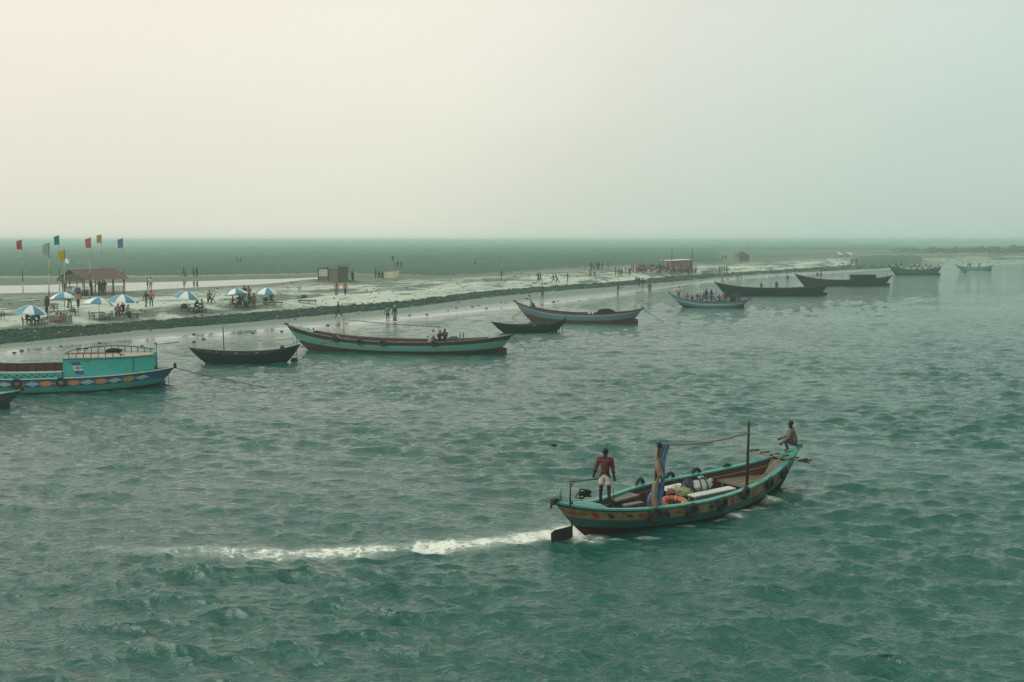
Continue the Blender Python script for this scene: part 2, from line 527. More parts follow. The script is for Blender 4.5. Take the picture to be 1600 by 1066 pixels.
# ------------------------------------------------------------------ the river
wpx = np.linspace(-760, 2360, 1340)
wpy = np.concatenate([np.arange(1180, 1068, -3.0), np.arange(1068, 700, -1.15), np.arange(700, 398, -.72)])
PX, PY = np.meshgrid(wpx, wpy)
X0, Y0 = rays_np(PX, PY, 0.0)
dD = np.abs(np.gradient(Y0, axis=0)); dX = np.abs(np.gradient(X0, axis=1))
off = PY - c_shore(PX)
sst = lambda a, b_, v: (lambda q: q * q * (3 - 2 * q))(np.clip((v - a) / (b_ - a), 0, 1))
YS = rays_np(wpx, c_shore(wpx), 0.0)[1]
offm = np.hypot(1, (PX - 800) / FPX) * (YS[None, :] - Y0)          # metres of water between here and the shore
calm = .09 + .91 * sst(0, 46, offm)
# wake of the moving boat: its path over the water
wake_px = [(893, 833), (862, 838), (800, 846), (730, 853), (640, 859), (540, 863), (450, 866), (385, 865), (330, 863), (285, 862), (200, 860), (90, 852)]
wk = np.array([at(x, y, 0)[:2] for x, y in wake_px])
def polydist(X, Y, P):
    best = np.full(X.shape, 1e9); along = np.zeros(X.shape); acc = 0; side = np.zeros(X.shape)
    for a, b_ in zip(P[:-1], P[1:]):
        d = b_ - a; L = np.hypot(*d)
        tt = np.clip(((X - a[0]) * d[0] + (Y - a[1]) * d[1]) / L ** 2, 0, 1)
        ex, ey = X - a[0] - tt * d[0], Y - a[1] - tt * d[1]
        q = np.hypot(ex, ey)
        mm = q < best
        best = np.where(mm, q, best); along = np.where(mm, acc + tt * L, along)
        side = np.where(mm, (d[0] * ey - d[1] * ex) / L, side)
        acc += L
    return best, along, side
near = (PY > 700)
wd, wa, wside = polydist(X0, Y0, wk)
slick = np.exp(-(np.clip(-wside - .9, 0, None) / 1.9) ** 2) * (wside < -.2) * np.exp(-np.clip(wa - 13, 0, None) / 4) * np.clip(1 - (wd / 7), 0, 1)
amp = calm * (1 - .55 * slick)
gust = 1 + .5 * fbm(X0, Y0, 21, 3, .30) + .22 * fbm(X0, Y0, 22, 2, .06)
amp = amp * np.clip(gust, .5, 1.3)
r2 = np.random.default_rng(5)
Hh = np.zeros_like(X0); DXc = np.zeros_like(X0); DYc = np.zeros_like(X0); SL = np.zeros_like(X0)
NW = 150
lam = np.exp(np.linspace(math.log(.20), math.log(2.7), NW)) * r2.uniform(.9, 1.1, NW)
for L in lam:
    th = math.radians(-104) + r2.normal(0, .40)
    k = 2 * PI / L
    ak = .031 * (1.15 if .45 < L < 1.3 else 1.2 if L <= .45 else .70)
    a = ak / k
    sp = abs(math.cos(th)) * dX + abs(math.sin(th)) * dD
    w = sst(1.7, 3.4, L / np.maximum(sp, 1e-6)) * amp
    ph = k * (X0 * math.cos(th) + Y0 * math.sin(th)) + r2.uniform(0, 2 * PI)
    c_, s_ = np.cos(ph), np.sin(ph)
    Hh += a * w * c_
    DXc -= a * w * s_ * math.cos(th) * .98
    DYc -= a * w * s_ * math.sin(th) * .98
    SL += ak * w * c_
# foam in the wake, at the stern and along the hull
width = np.interp(wa, [0, 1, 4, 9, 13, 17, 21], [.66, .62, .54, .62, .54, .34, .1])
prof = np.exp(-(wd / np.maximum(width, .05)) ** 2)
strength = np.interp(wa, [0, 1.2, 3, 7, 10, 11.5, 12.5, 13.2, 14, 16], [1.0, .92, .80, .74, .72, .64, .45, .50, .36, 0]) * (1 + .10 * fbm(X0, Y0, 61, 3, 2.6))
foam = prof * strength
foam += .30 * np.exp(-((wside + .75) / .8) ** 2) * np.interp(wa, [0, 4, 8, 12], [.9, .75, .3, 0]) * (wd < 3)
def splash(x, y, rx, ry, q):
    global foam
    c0 = at(x, y, 0)
    foam = np.maximum(foam, q * np.exp(-((X0 - c0.x) / rx) ** 2 - ((Y0 - c0.y) / ry) ** 2))
splash(905, 838, .5, .7, 1.25); splash(885, 838, .45, .4, 1.2); splash(930, 842, .5, .3, .75)
for q in ((1168, 800, .42, .26, 1.0), (1150, 806, .4, .22, .9), (1186, 792, .35, .25, .82), (1208, 782, .5, .35, .85), (1228, 772, .35, .3, .8), (1120, 811, .4, .18, .7), (1075, 823, .45, .16, .68), (1010, 839, .5, .16, .66), (960, 845, .5, .16, .7), (930, 850, .4, .2, .7), (550, 905, .28, .10, .6), (505, 899, .3, .10, .55), (800, 872, .3, .10, .55)):
    splash(*q)
foam = np.clip(foam, 0, 1.3)
rough_water = np.exp(-((wside - .3) / 1.6) ** 2) * np.interp(wa, [0, 3, 12, 16, 22], [.7, .8, 1, .7, 0]) * (wd < 5)
Hh += foam * .035 * (1 + fbm(X0, Y0, 31, 4, 9.0)) + rough_water * .020 * fbm(X0, Y0, 32, 4, 5.5)
caps = np.clip((SL - .95) / .3, 0, 1) * (PY > 560)

Vv = np.stack([X0 + DXc, Y0 + DYc, Hh], -1).reshape(-1, 3)
Fq = grid_faces(*X0.shape)
okv = (off > -7).reshape(-1)
Fq = Fq[okv[Fq].all(1)]
me = np_mesh('river_water', Vv, Fq)
attr(me, 'foam', foam)
attr(me, 'shallow', np.clip(1 - offm / 20, 0, 1))
m, n, l, b = nodes_of('river_water')
pos = n.new('ShaderNodeNewGeometry').outputs['Position']
fa = n.new('ShaderNodeAttribute'); fa.attribute_name = 'foam'
fs = n.new('ShaderNodeAttribute'); fs.attribute_name = 'shallow'
mp = n.new('ShaderNodeMapping'); mp.inputs['Scale'].default_value = (.55, 1.0, 1); mp.inputs['Rotation'].default_value = (0, 0, math.radians(20))
l.new(pos, mp.inputs['Vector'])
n1 = noise(n, l, mp.outputs[0], 4.2, 4, .6, .5)
n2 = noise(n, l, mp.outputs[0], .55, 4, .6, .8)
n3 = noise(n, l, pos, .045, 3, .5)
big = mathn(n, l, 'MULTIPLY', n2, 2.6)
hsum = mathn(n, l, 'ADD', mathn(n, l, 'MULTIPLY', n1, .34), big)
dist = n.new('ShaderNodeVectorMath'); dist.operation = 'LENGTH'
l.new(pos, dist.inputs[0])
# long swells are carried by the mesh near the bridge and by relief in the material further out
far = maprange(n, l, dist.outputs['Value'], 32, 95, .05, .30)
mpm = n.new('ShaderNodeMapping'); mpm.inputs['Scale'].default_value = (.46, 1.0, 1); mpm.inputs['Rotation'].default_value = (0, 0, math.radians(16))
l.new(pos, mpm.inputs['Vector'])
nm = noise(n, l, mpm.outputs[0], 1.25, 3, .55, .5)
ridge = mathn(n, l, 'SUBTRACT', 1.0, mathn(n, l, 'ABSOLUTE', mathn(n, l, 'MULTIPLY', mathn(n, l, 'SUBTRACT', nm, .5), 4.0), 0.0))
ridge = mathn(n, l, 'POWER', mathn(n, l, 'MAXIMUM', ridge, 0.0), 3.0)
fine = mathn(n, l, 'SUBTRACT', 1.0, mathn(n, l, 'ABSOLUTE', mathn(n, l, 'MULTIPLY', mathn(n, l, 'SUBTRACT', n1, .5), 4.0), 0.0))
fine = mathn(n, l, 'POWER', mathn(n, l, 'MAXIMUM', fine, 0.0), 2.5)
midw = maprange(n, l, dist.outputs['Value'], 22, 60, .08, .42)
hs = mathn(n, l, 'ADD', mathn(n, l, 'ADD', mathn(n, l, 'MULTIPLY', fine, .12), mathn(n, l, 'MULTIPLY', big, far)), mathn(n, l, 'MULTIPLY', ridge, midw))
amp_n = mathn(n, l, 'MULTIPLY', maprange(n, l, fs.outputs['Fac'], 1.0, .05, .03, 1.0), maprange(n, l, n3, .35, .65, .62, 1.12))
bp = n.new('ShaderNodeBump')
bp.inputs['Distance'].default_value = .16
l.new(mathn(n, l, 'MULTIPLY', amp_n, .95), bp.inputs['Strength'])
l.new(hs, bp.inputs['Height'])
deep, sh = (.005, .082, .069), (.26, .33, .285)
b.inputs['IOR'].default_value = 1.6
l.new(maprange(n, l, fs.outputs['Fac'], 0, .8, .05, .005), b.inputs['Roughness'])
base = mixc(n, l, mathn(n, l, 'POWER', fs.outputs['Fac'], 2.0), deep, sh)
l.new(base, b.inputs['Base Color'])
l.new(bp.outputs[0], b.inputs['Normal'])
# foam
mpf = n.new('ShaderNodeMapping'); mpf.inputs['Rotation'].default_value = (0, 0, math.radians(8)); mpf.inputs['Scale'].default_value = (.55, 1.0, 1)
l.new(pos, mpf.inputs['Vector'])
f1 = noise(n, l, mpf.outputs[0], 7.5, 8, .72, .5)
f2 = noise(n, l, mpf.outputs[0], 1.7, 4, .6, .3)
fsum = mathn(n, l, 'ADD', maprange(n, l, f1, .28, .72, .1, .75), mathn(n, l, 'MULTIPLY', mathn(n, l, 'SUBTRACT', f2, .5), .7))
edge = mathn(n, l, 'SUBTRACT', mathn(n, l, 'ADD', fa.outputs['Fac'], fsum), 1.0)
crisp = maprange(n, l, edge, .0, .34, 0, .95)
milky = maprange(n, l, mathn(n, l, 'ADD', fa.outputs['Fac'], mathn(n, l, 'MULTIPLY', mathn(n, l, 'SUBTRACT', f2, .5), .5)), .15, .85, 0, .32)
ff = mathn(n, l, 'MULTIPLY', mathn(n, l, 'MAXIMUM', crisp, milky), maprange(n, l, fa.outputs['Fac'], .03, .22))
fb = n.new('ShaderNodeBsdfDiffuse'); fb.inputs['Color'].default_value = (.80, .82, .76, 1)
ms = n.new('ShaderNodeMixShader')
l.new(ff, ms.inputs[0]); l.new(b.outputs[0], ms.inputs[1]); l.new(fb.outputs[0], ms.inputs[2])
l.new(ms.outputs[0], n['Material Output'].inputs['Surface'])
tag(link_mesh('river_water', me, m), kind='structure')

# ------------------------------------------------------------------ haze
hz = MB().box((0, 2350, 4.0), (10000, 6400, 13.2)).build('haze', None)
m = bpy.data.materials.new('haze'); m.use_nodes = True
n, l = m.node_tree.nodes, m.node_tree.links
n.clear()
ho = n.new('ShaderNodeOutputMaterial'); hv = n.new('ShaderNodeVolumePrincipled')
hv.inputs['Color'].default_value = (.70, 1.0, .93, 1)
hv.inputs['Density'].default_value = .00095
hv.inputs['Anisotropy'].default_value = .15
l.new(hv.outputs[0], ho.inputs['Volume'])
hz.data.materials.append(m)
tag(hz, kind='stuff')
# ------------------------------------------------------------------ vegetation
def scatter_px(n_, x0, x1, ylo, yhi, power=1.0):
    """pixels uniformly spread between two curves, so that clumps thin out with distance as seen from anywhere near"""
    x = rng.uniform(x0, x1, n_); t = rng.random(n_) ** power
    lo, hi = ylo(x), yhi(x)
    return x, lo + (hi - lo) * t
# reeds and tall grass behind the beach
def reeds(name, n_, x, y, hmin, hmax, mat, blades=7, wide=1.0, spread=.9):
    f = feats(x)
    z = np.array([z_px(f[:, i], yy, x[i]) for i, yy in enumerate(y)])
    X, Y = rays_np(x, y, z)
    sc = np.clip(Y / 260, .8, 7) ** .75
    V, Fc = [], []
    n_ = len(x)
    hh = rng.uniform(hmin, hmax, n_) * (1 + .10 * np.clip(fbm(X, Y, 41, 3, .03), -1, 1))
    for k in range(blades):
        a = rng.uniform(0, 2 * PI, n_); r = rng.uniform(0, spread, n_) * sc * wide
        bx, by = X + r * np.cos(a), Y + r * np.sin(a)
        w_ = rng.uniform(.035, .085, n_) * sc * wide
        lean = rng.normal(0, .22, (n_, 2)) * hh[:, None]
        h_ = hh * rng.uniform(.65, 1.1, n_)
        zb = z - .1
        b0 = np.stack([bx - w_, by, zb], -1); b1 = np.stack([bx + w_, by, zb], -1)
        m0 = np.stack([bx - w_ * .8 + lean[:, 0] * .4, by + lean[:, 1] * .4, zb + h_ * .6], -1); m1 = np.stack([bx + w_ * .8 + lean[:, 0] * .4, by + lean[:, 1] * .4, zb + h_ * .6], -1)
        tp_ = np.stack([bx + lean[:, 0], by + lean[:, 1], zb + h_], -1)
        V.append(np.stack([b0, b1, m0, m1, tp_], 1).reshape(-1, 3))
        o_ = (k * n_ + np.arange(n_))[:, None] * 5
        Fc.append(np.concatenate([o_ + np.array([[0, 1, 3]]), o_ + np.array([[0, 3, 2]]), o_ + np.array([[2, 3, 4]])], 0))
    me = np_mesh(name, np.concatenate(V), np.concatenate(Fc), True)
    nv = rng.normal(0, .16, (len(me.vertices), 3)) + np.array([-.15, -.30, 1.0])
    nv /= np.linalg.norm(nv, axis=1)[:, None]
    me.normals_split_custom_set_from_vertices(nv.astype(np.float32).tolist())   # soft, sky-facing shading as a stand of grass has
    o = link_mesh(name, me, mat)
    return tag(o, kind='stuff')
def leafy(name, c1, c2, c3):
    m, n, l, b = nodes_of(name)
    pos = n.new('ShaderNodeNewGeometry').outputs['Position']
    mp = n.new('ShaderNodeMapping'); mp.inputs['Scale'].default_value = (.03, .012, .03); l.new(pos, mp.inputs['Vector'])
    big = noise(n, l, mp.outputs[0], 1.0, 5, .65)
    sm = noise(n, l, pos, .8, 3, .6)
    col = mixc(n, l, maprange(n, l, big, .40, .62), c1, c2)
    col = mixc(n, l, maprange(n, l, sm, .45, .75), col, c3)
    l.new(col, b.inputs['Base Color']); b.inputs['Roughness'].default_value = .8
    tr = n.new('ShaderNodeBsdfTranslucent'); l.new(col, tr.inputs['Color'])
    ms = n.new('ShaderNodeMixShader'); ms.inputs[0].default_value = .5
    l.new(b.outputs[0], ms.inputs[1]); l.new(tr.outputs[0], ms.inputs[2]); l.new(ms.outputs[0], n['Material Output'].inputs['Surface'])
    return m
REED = leafy('reed_leaves', (.17, .275, .215), (.20, .305, .235), (.19, .295, .225))
x, y = scatter_px(52000, -500, 2100, lambda q: c_g(q) - 1.0, lambda q: np.full_like(q, 380.6), 1.0)
keep = ~((x > 1120) & (x < 1420) & (y > 391))
reeds('reeds', 0, x[keep], y[keep], .45, 1.0, REED, 4, 1.0, 1.9)
x, y = scatter_px(2600, -500, 1130, lambda q: c_g(q) + .8, lambda q: c_g(q) - 3.0)
reeds('grass', 0, x, y, .3, .7, REED, 6, .7)
# shrubs on the green point at the right
x = rng.uniform(1330, 1440, 900); y = rng.uniform(400, 418, 900)
k_ = ((x - 1390) / 62) ** 2 + ((y - 408.5) / 9.0) ** 2 < 1
k_ &= y < c_low(x) - 1
reeds('undergrowth', 0, x[k_], y[k_], .4, 1.0, REED, 6, .9)
x = rng.uniform(1400, 2050, 900); y = 398.5 + rng.random(900) * 6.5
k_ = (y < c_low(x) - 1) & (np.sin(x * .09) + np.sin(x * .031 + y) > -.2)
reeds('undergrowth', 0, x[k_], y[k_], .4, 1.2, REED, 6, .9)
# bushes and low trees far off at the right, and the far wooded line along the horizon
def clumps(name, pts, mat, nleaf, kind='stuff'):
    V, Fc = [], []
    for (X_, Y_, zb, w_, h_) in pts:
        k = nleaf
        u = rng.normal(0, 1, (k, 3)); u /= np.linalg.norm(u, axis=1)[:, None]
        rr = rng.uniform(.55, 1.0, k)[:, None]
        c = u * rr * np.array([w_, w_ * .7, h_ * .5]) + np.array([X_, Y_, zb + h_ * .5])
        c[:, 2] = np.maximum(c[:, 2], zb)
        s_ = rng.uniform(.12, .30, k)[:, None] * min(w_, h_)
        a = rng.normal(0, 1, (k, 3)); a /= np.linalg.norm(a, axis=1)[:, None]
        b_ = np.cross(a, rng.normal(0, 1, (k, 3))); b_ /= np.linalg.norm(b_, axis=1)[:, None]
        q = np.stack([c - a * s_, c + b_ * s_ * .7, c + a * s_, c - b_ * s_ * .7], 1).reshape(-1, 3)
        o_ = sum(len(v) for v in V) + np.arange(k)[:, None] * 4
        V.append(q); Fc.append(o_ + np.array([[0, 1, 2, 3]]))
    o = link_mesh(name, np_mesh(name, np.concatenate(V), np.concatenate(Fc), False), mat)
    return tag(o, kind=kind)
DKLEAF = leafy('dark_leaves', (.05, .075, .05), (.075, .10, .06), (.09, .12, .075))
pts = []
for i in range(230):
    px = rng.uniform(1392, 2060)
    D = rng.uniform(560, 760)
    h_ = rng.uniform(1.6, 3.4) * (1.0 + .55 * max(0, min(1, (px - 1440) / 160))) * (.6 if px < 1400 else 1)
    p_ = at_depth(px, 400, D)
    pts.append((p_.x, D, .7, rng.uniform(2.5, 5.5), h_))
clumps('bushes', pts, DKLEAF, 46)
pts = []
for i in range(620):
    px = rng.uniform(-500, 2100); D = rng.uniform(1900, 3300)
    p_ = at_depth(px, 400, D)
    pts.append((p_.x, D, 1.5, rng.uniform(14, 34), rng.uniform(3.6, 5.6) + (rng.uniform(0, 1.6) if rng.random() < .2 else 0)))
clumps('treeline', pts, DKLEAF, 60)
# bank of stranded water weed and stones above the wet sand
n_ = 15000
x = rng.uniform(-480, 1405, n_); t = rng.random(n_)
jj = fbm(x, x * 0, 51, 4, .05) * 1.0
yl, yt = c_low(x) + jj * (c_low(x) - c_top(x)) * .10, c_top(x) + jj * (c_low(x) - c_top(x)) * .10
y = yl + (yt - yl) * t
keep = (rng.random(n_) < np.clip((yl - yt) / 18, .18, 1))
x, y = x[keep], y[keep]
f = feats(x); z = np.array([z_px(f[:, i], yy, x[i]) for i, yy in enumerate(y)])
X, Y = rays_np(x, y, z)
base = []
phi = (1 + 5 ** .5) / 2
ico = np.array([(-1, phi, 0), (1, phi, 0), (-1, -phi, 0), (1, -phi, 0), (0, -1, phi), (0, 1, phi), (0, -1, -phi), (0, 1, -phi), (phi, 0, -1), (phi, 0, 1), (-phi, 0, -1), (-phi, 0, 1)]); ico /= np.linalg.norm(ico[0])
icf = np.array([(0, 11, 5), (0, 5, 1), (0, 1, 7), (0, 7, 10), (0, 10, 11), (1, 5, 9), (5, 11, 4), (11, 10, 2), (10, 7, 6), (7, 1, 8), (3, 9, 4), (3, 4, 2), (3, 2, 6), (3, 6, 8), (3, 8, 9), (4, 9, 5), (2, 4, 11), (6, 2, 10), (8, 6, 7), (9, 8, 1)])
nn = len(x)
sz = rng.uniform(.07, .19, nn) * np.clip(Y / 100, .8, 2.2)
vv = ico[None] * rng.uniform(.7, 1.3, (nn, 12, 1)) * sz[:, None, None] * np.stack([rng.uniform(.9, 1.7, nn), rng.uniform(.8, 1.3, nn), rng.uniform(.5, .9, nn)], -1)[:, None, :]
vv += np.stack([X, Y, z + .02], -1)[:, None, :]
WEED = leafy('stranded_weed', (.038, .088, .064), (.062, .125, .095), (.105, .165, .135))
o = link_mesh('weed_bank', np_mesh('weed_bank', vv.reshape(-1, 3), (np.arange(nn)[:, None, None] * 12 + icf[None]).reshape(-1, 3), False), WEED)
tag(o, kind='stuff')
# pale litter scattered over the sand and along the bank
n_ = 900
x = rng.uniform(-400, 1350, n_); t = rng.random(n_)
y = c_low(x) + 4 + (c_c1(x) + 1 - c_low(x) - 4) * t
f = feats(x); z = np.array([z_px(f[:, i], yy, x[i]) for i, yy in enumerate(y)])
X, Y = rays_np(x, y, z)
sz = rng.uniform(.05, .14, n_) * np.clip(Y / 110, .8, 2)
vv = ico[None] * rng.uniform(.6, 1.4, (n_, 12, 1)) * sz[:, None, None] * np.array([1.3, 1, .45]) + np.stack([X, Y, z + .05], -1)[:, None, :]
pale = rng.random(n_) < .5
for nm, k_, c_ in (('litter', pale, paint('pale_litter', (.55, .56, .52), .8, .4, 2)), ('dark_debris', ~pale, paint('dark_litter', (.05, .055, .045), .9, .4, 2))):
    q = vv[k_]
    o = link_mesh(nm, np_mesh(nm, q.reshape(-1, 3), (np.arange(len(q))[:, None, None] * 12 + icf[None]).reshape(-1, 3), False), c_)
    tag(o, kind='stuff')
# ------------------------------------------------------------------ boats
class Boat:
    """a plank-built river boat: +x towards the bow, z = 0 at the waterline"""
    def __init__(s, name, label, stern, bow, beam, z0, ps=2.4, pb=2.4, ns=(2.2, .95), nb=(2.2, .95), tm=0.0, draft=.4, rake_s=1.2, rake_b=1.6, cat='boat', group='wooden boats moored along the shore'):
        A, Bw = at(*stern), at(*bow)
        c = (A + Bw) / 2
        d = Bw - A
        s.L = math.hypot(d.x, d.y)
        s.rz = math.atan2(d.y, d.x)
        s.zs, s.zb, s.z0, s.B = stern[2], bow[2], z0, beam
        s.ps, s.pb, s.ns, s.nb, s.tm = ps, pb, ns, nb, tm
        s.draft, s.rs, s.rb = draft, rake_s, rake_b
        s.root = empty(name, (c.x, c.y, 0), label, cat, group, s.rz)
        s.M = Matrix.Translation((c.x, c.y, 0)) @ Matrix.Rotation(s.rz, 4, 'Z')
        s.Mi = s.M.inverted()
    def tt(s, t): return (t - s.tm) / (1 - s.tm) if t > s.tm else (t - s.tm) / (1 + s.tm)
    def zg(s, t):
        q = s.tt(t)
        return s.z0 + ((s.zs - s.z0) * abs(q) ** s.ps if q < 0 else (s.zb - s.z0) * abs(q) ** s.pb)
    def w(s, t):
        q = s.tt(t); n, m_ = s.ns if q < 0 else s.nb
        return max(s.B / 2 * max(0.0, 1 - abs(q) ** n) ** m_, .012)
    def pt(s, t, k, side=1, inset=0.0):
        """point on the planking: t along, k from keel (0) to gunwale (1)"""
        xg = s.L / 2 * t
        xk = -s.L / 2 + s.rs + (t + 1) / 2 * (s.L - s.rs - s.rb)
        zk = -s.draft + .10 * abs(t) ** 5
        zg = s.zg(t)
        f = (1 - (1 - k) ** 2.6) ** .62
        return Vector((xk + (xg - xk) * k ** 1.1, side * max(s.w(t) * f - inset, .004), zk + (zg - zk) * (.35 * k + .65 * k ** 1.8)))
    def at_z(s, t, z, side=1, inset=0.0):
        lo, hi = 0.0, 1.0
        for _ in range(18):
            mid = (lo + hi) / 2
            if s.pt(t, mid).z < z: lo = mid
            else: hi = mid
        return s.pt(t, lo, side, inset)
    def local(s, px, py, z):
        return s.Mi @ at(px, py, z)
    def t_of(s, px, py, z):
        return s.local(px, py, z).x / (s.L / 2)
    def world(s, p): return s.M @ Vector(p)
    def hull(s, mats, cuts, NT=44):
        """mats[i] paints the planking between cuts[i] and cuts[i+1]"""
        ks, mi = [], []
        for i in range(len(cuts) - 1):
            n = max(1, round((cuts[i + 1] - cuts[i]) / .13))
            for q in range(n):
                ks.append(cuts[i] + (cuts[i + 1] - cuts[i]) * q / n); mi.append(i)
        ks.append(cuts[-1])
        ts = [math.sin(-PI / 2 + PI * i / NT) * .35 + (-1 + 2 * i / NT) * .65 for i in range(NT + 1)]
        mb = MB()
        for side in (-1, 1):
            rows = [[s.pt(t, k, side) for t in ts] for k in ks]
            for r in range(len(ks) - 1):
                rr = rows[r:r + 2] if side < 0 else [rows[r + 1], rows[r]]
                mb.sheet(rr, True, mi[r])
        me = mb.mesh('hull')
        o = link_mesh('hull', me, mats, s.root)
        bm = bmesh.new(); bm.from_mesh(me); bmesh.ops.remove_doubles(bm, verts=bm.verts, dist=.002); bm.to_mesh(me); bm.free()
        return o
    def lining(s, mat, floor=.28, t0=-.93, t1=.93, top=.985, NT=30, inset=.06):
        ts = [t0 + (t1 - t0) * i / NT for i in range(NT + 1)]
        mb = MB()
        for side in (-1, 1):
            rows = [[s.pt(t, floor + (top - floor) * k / 5, side, inset) for t in ts] for k in range(6)]
            mb.sheet(rows if side > 0 else rows[::-1])
        return mb.build('lining', mat, s.root)
    def floor(s, mat, k=.28, t0=-.93, t1=.93, NT=26, name='floor', inset=.05):
        ts = [t0 + (t1 - t0) * i / NT for i in range(NT + 1)]
        rows = [[s.pt(t, k, -1, inset) for t in ts], [Vector((s.pt(t, k).x, 0, s.pt(t, k).z + .01)) for t in ts], [s.pt(t, k, 1, inset) for t in ts]]
        return MB().sheet(rows, False).build(name, mat, s.root)
    def gunwale(s, mat, out=.05, inn=.13, th=.05, NT=44, up=.012, t0=-.995, t1=.995):
        ts = [t0 + (t1 - t0) * i / NT for i in range(NT + 1)]
        for side in (-1, 1):
            R = [[], [], [], [], []]
            for t in ts:
                p = s.pt(t, 1, 1); w = p.y
                o_, i_ = w + out, max(w - inn, 0.0)
                for q, (y, z) in enumerate(((o_, p.z + up - th), (o_, p.z + up), (i_, p.z + up), (i_, p.z + up - th), (o_, p.z + up - th))):
                    R[q].append(Vector((p.x, side * y, z)))
            MB().sheet(R if side > 0 else R[::-1], False).build('gunwale', mat, s.root)
    def deck(s, mat, t0, t1, drop=.02, camber=.0, name='deck', NT=14, inset=.05):
        ts = [t0 + (t1 - t0) * i / NT for i in range(NT + 1)]
        rows = []
        for q in (-1, -.8, -.5, -.2, .2, .5, .8, 1):
            r = []
            for t in ts:
                p = s.pt(t, 1, 1); w = max(p.y - inset, .003)
                r.append(Vector((p.x, w * q, p.z - drop + camber * (1 - q * q) * min(1, w / (s.B * .35)))))
            rows.append(r)
        return MB().sheet(rows).build(name, mat, s.root)
    def ribs(s, mat, ts, r=.028, k0=.33, k1=.96, inset=.075):
        for t in ts:
            for side in (-1, 1):
                MB().tube([s.pt(t, k0 + (k1 - k0) * q / 4, side, inset) for q in range(5)], r, 4, smooth=False).build('rib', mat, s.root)
    def thwart(s, mat, t, width=.2, k=.86, name='thwart', th=.045):
        p = s.pt(t, k, 1, .05)
        return MB().box((p.x, 0, p.z), (width, 2 * p.y, th)).build(name, mat, s.root)
    def bulkhead(s, mat, t, k0=.25, k1=.97, name='bulkhead', drop=0.0):
        ring = [s.pt(t, k0 + (k1 - k0) * q / 6, 1, .055) for q in range(7)]
        top = ring[-1]
        vs, n = [], len(ring)
        for dx in (-.02, .02):
            vs += [Vector((p.x + dx, p.y, p.z)) for p in ring] + [Vector((p.x + dx, -p.y, p.z)) for p in ring[::-1]]
        N2 = 2 * n
        fs = [tuple(range(N2))[::-1], tuple(range(N2, 2 * N2))] + [(i, (i + 1) % N2, N2 + (i + 1) % N2, N2 + i) for i in range(N2)]
        return MB().add(vs, fs).build(name, mat, s.root)
    def decal(s, name, mat, t, z, pts, side=-1, out=.012, kz=1.0):
        """a painted figure: flat outline (u along the hull, v up, metres) laid on the planking"""
        vs = []
        for u, v in pts:
            p = s.at_z(t + u / (s.L / 2), z + v, side, -out)
            vs.append(p)
        c = s.at_z(t, z, side, -out)
        n = len(vs)
        f = [(i, (i + 1) % n, n) if side < 0 else ((i + 1) % n, i, n) for i in range(n)]
        return MB().add(vs + [c], f).build(name, mat, s.root)
    def rudder(s, mat, size, pos, post=.5, tilt=.0, lean=0.0):
        """blade behind the stern, on its stock"""
        w, h = size
        x, z = pos
        m_ = MB()
        prof = [(0, -h), (-w * .92, -h), (-w, -h * .85), (-w, -.12 * h), (-w * .82, 0), (0, 0)]
        vs = [(x + a, dy, z + b_) for dy in (-.025, .025) for a, b_ in prof]
        n = len(prof)
        m_.add(vs, [tuple(range(n))[::-1], tuple(range(n, 2 * n))] + [(i, (i + 1) % n, n + (i + 1) % n, n + i) for i in range(n)])
        r_ = m_.build('rudder', mat, s.root)
        MB().tube([(x + .02, 0, z - h - .1), (x + .02 + lean, 0, z + post)], .03, 6).build('rudder_stock', mat, r_)
        return r_

def rope(name, label, pts, r=.02, sag=.0, mat=None, n=14, group='mooring lines of the boats'):
    P = []
    pts = [Vector(p) for p in pts]
    for a, b_ in zip(pts[:-1], pts[1:]):
        for i in range(n):
            t = i / n
            p = a.lerp(b_, t); p.z -= sag * 4 * t * (1 - t)
            P.append(p)
    P.append(pts[-1])
    o = MB().tube(P, r, 5).build(name, mat or paint('old_rope', (.07, .065, .05), .9, .3, 12))
    return tag(o, label, 'rope', group)

RUB = paint('tyre_rubber', (.014, .015, .015), .75, .25, 9, (.05, .055, .05))
def make_tyre(R=.27, r=.085):
    mb = MB().torus((0, 0, 0), R, r, (0, 1, 0), 26, 10)
    return mb.mesh('tyre')
TYRE = make_tyre(.27, .10)
TREAD = MB()
for i in range(30):
    a = 2 * PI * i / 30
    TREAD.box((.352 * math.cos(a), 0, .352 * math.sin(a)), (.014, .12, .045), (0, -a, 0))
TREADM = TREAD.mesh('tread_blocks')
def tyre(p, heading, label, group, scale=1.0, tilt=0.0, lash=.25):
    root = empty('tyre_fender', p, label, 'tyre', group, heading)
    root.rotation_euler = (tilt, 0, heading)
    root.scale = (scale * .62,) * 3
    for nm, me in (('casing', TYRE), ('tread_blocks', TREADM)):
        o = link_mesh(nm, me, None, root)
        if not me.materials: me.materials.append(RUB)
    MB().tube([(0, .02, .20), (.01, 0, .26 + lash)], .014, 5).build('lashing', paint('old_rope', (.07, .065, .05), .9, .3, 12), root)
    return root

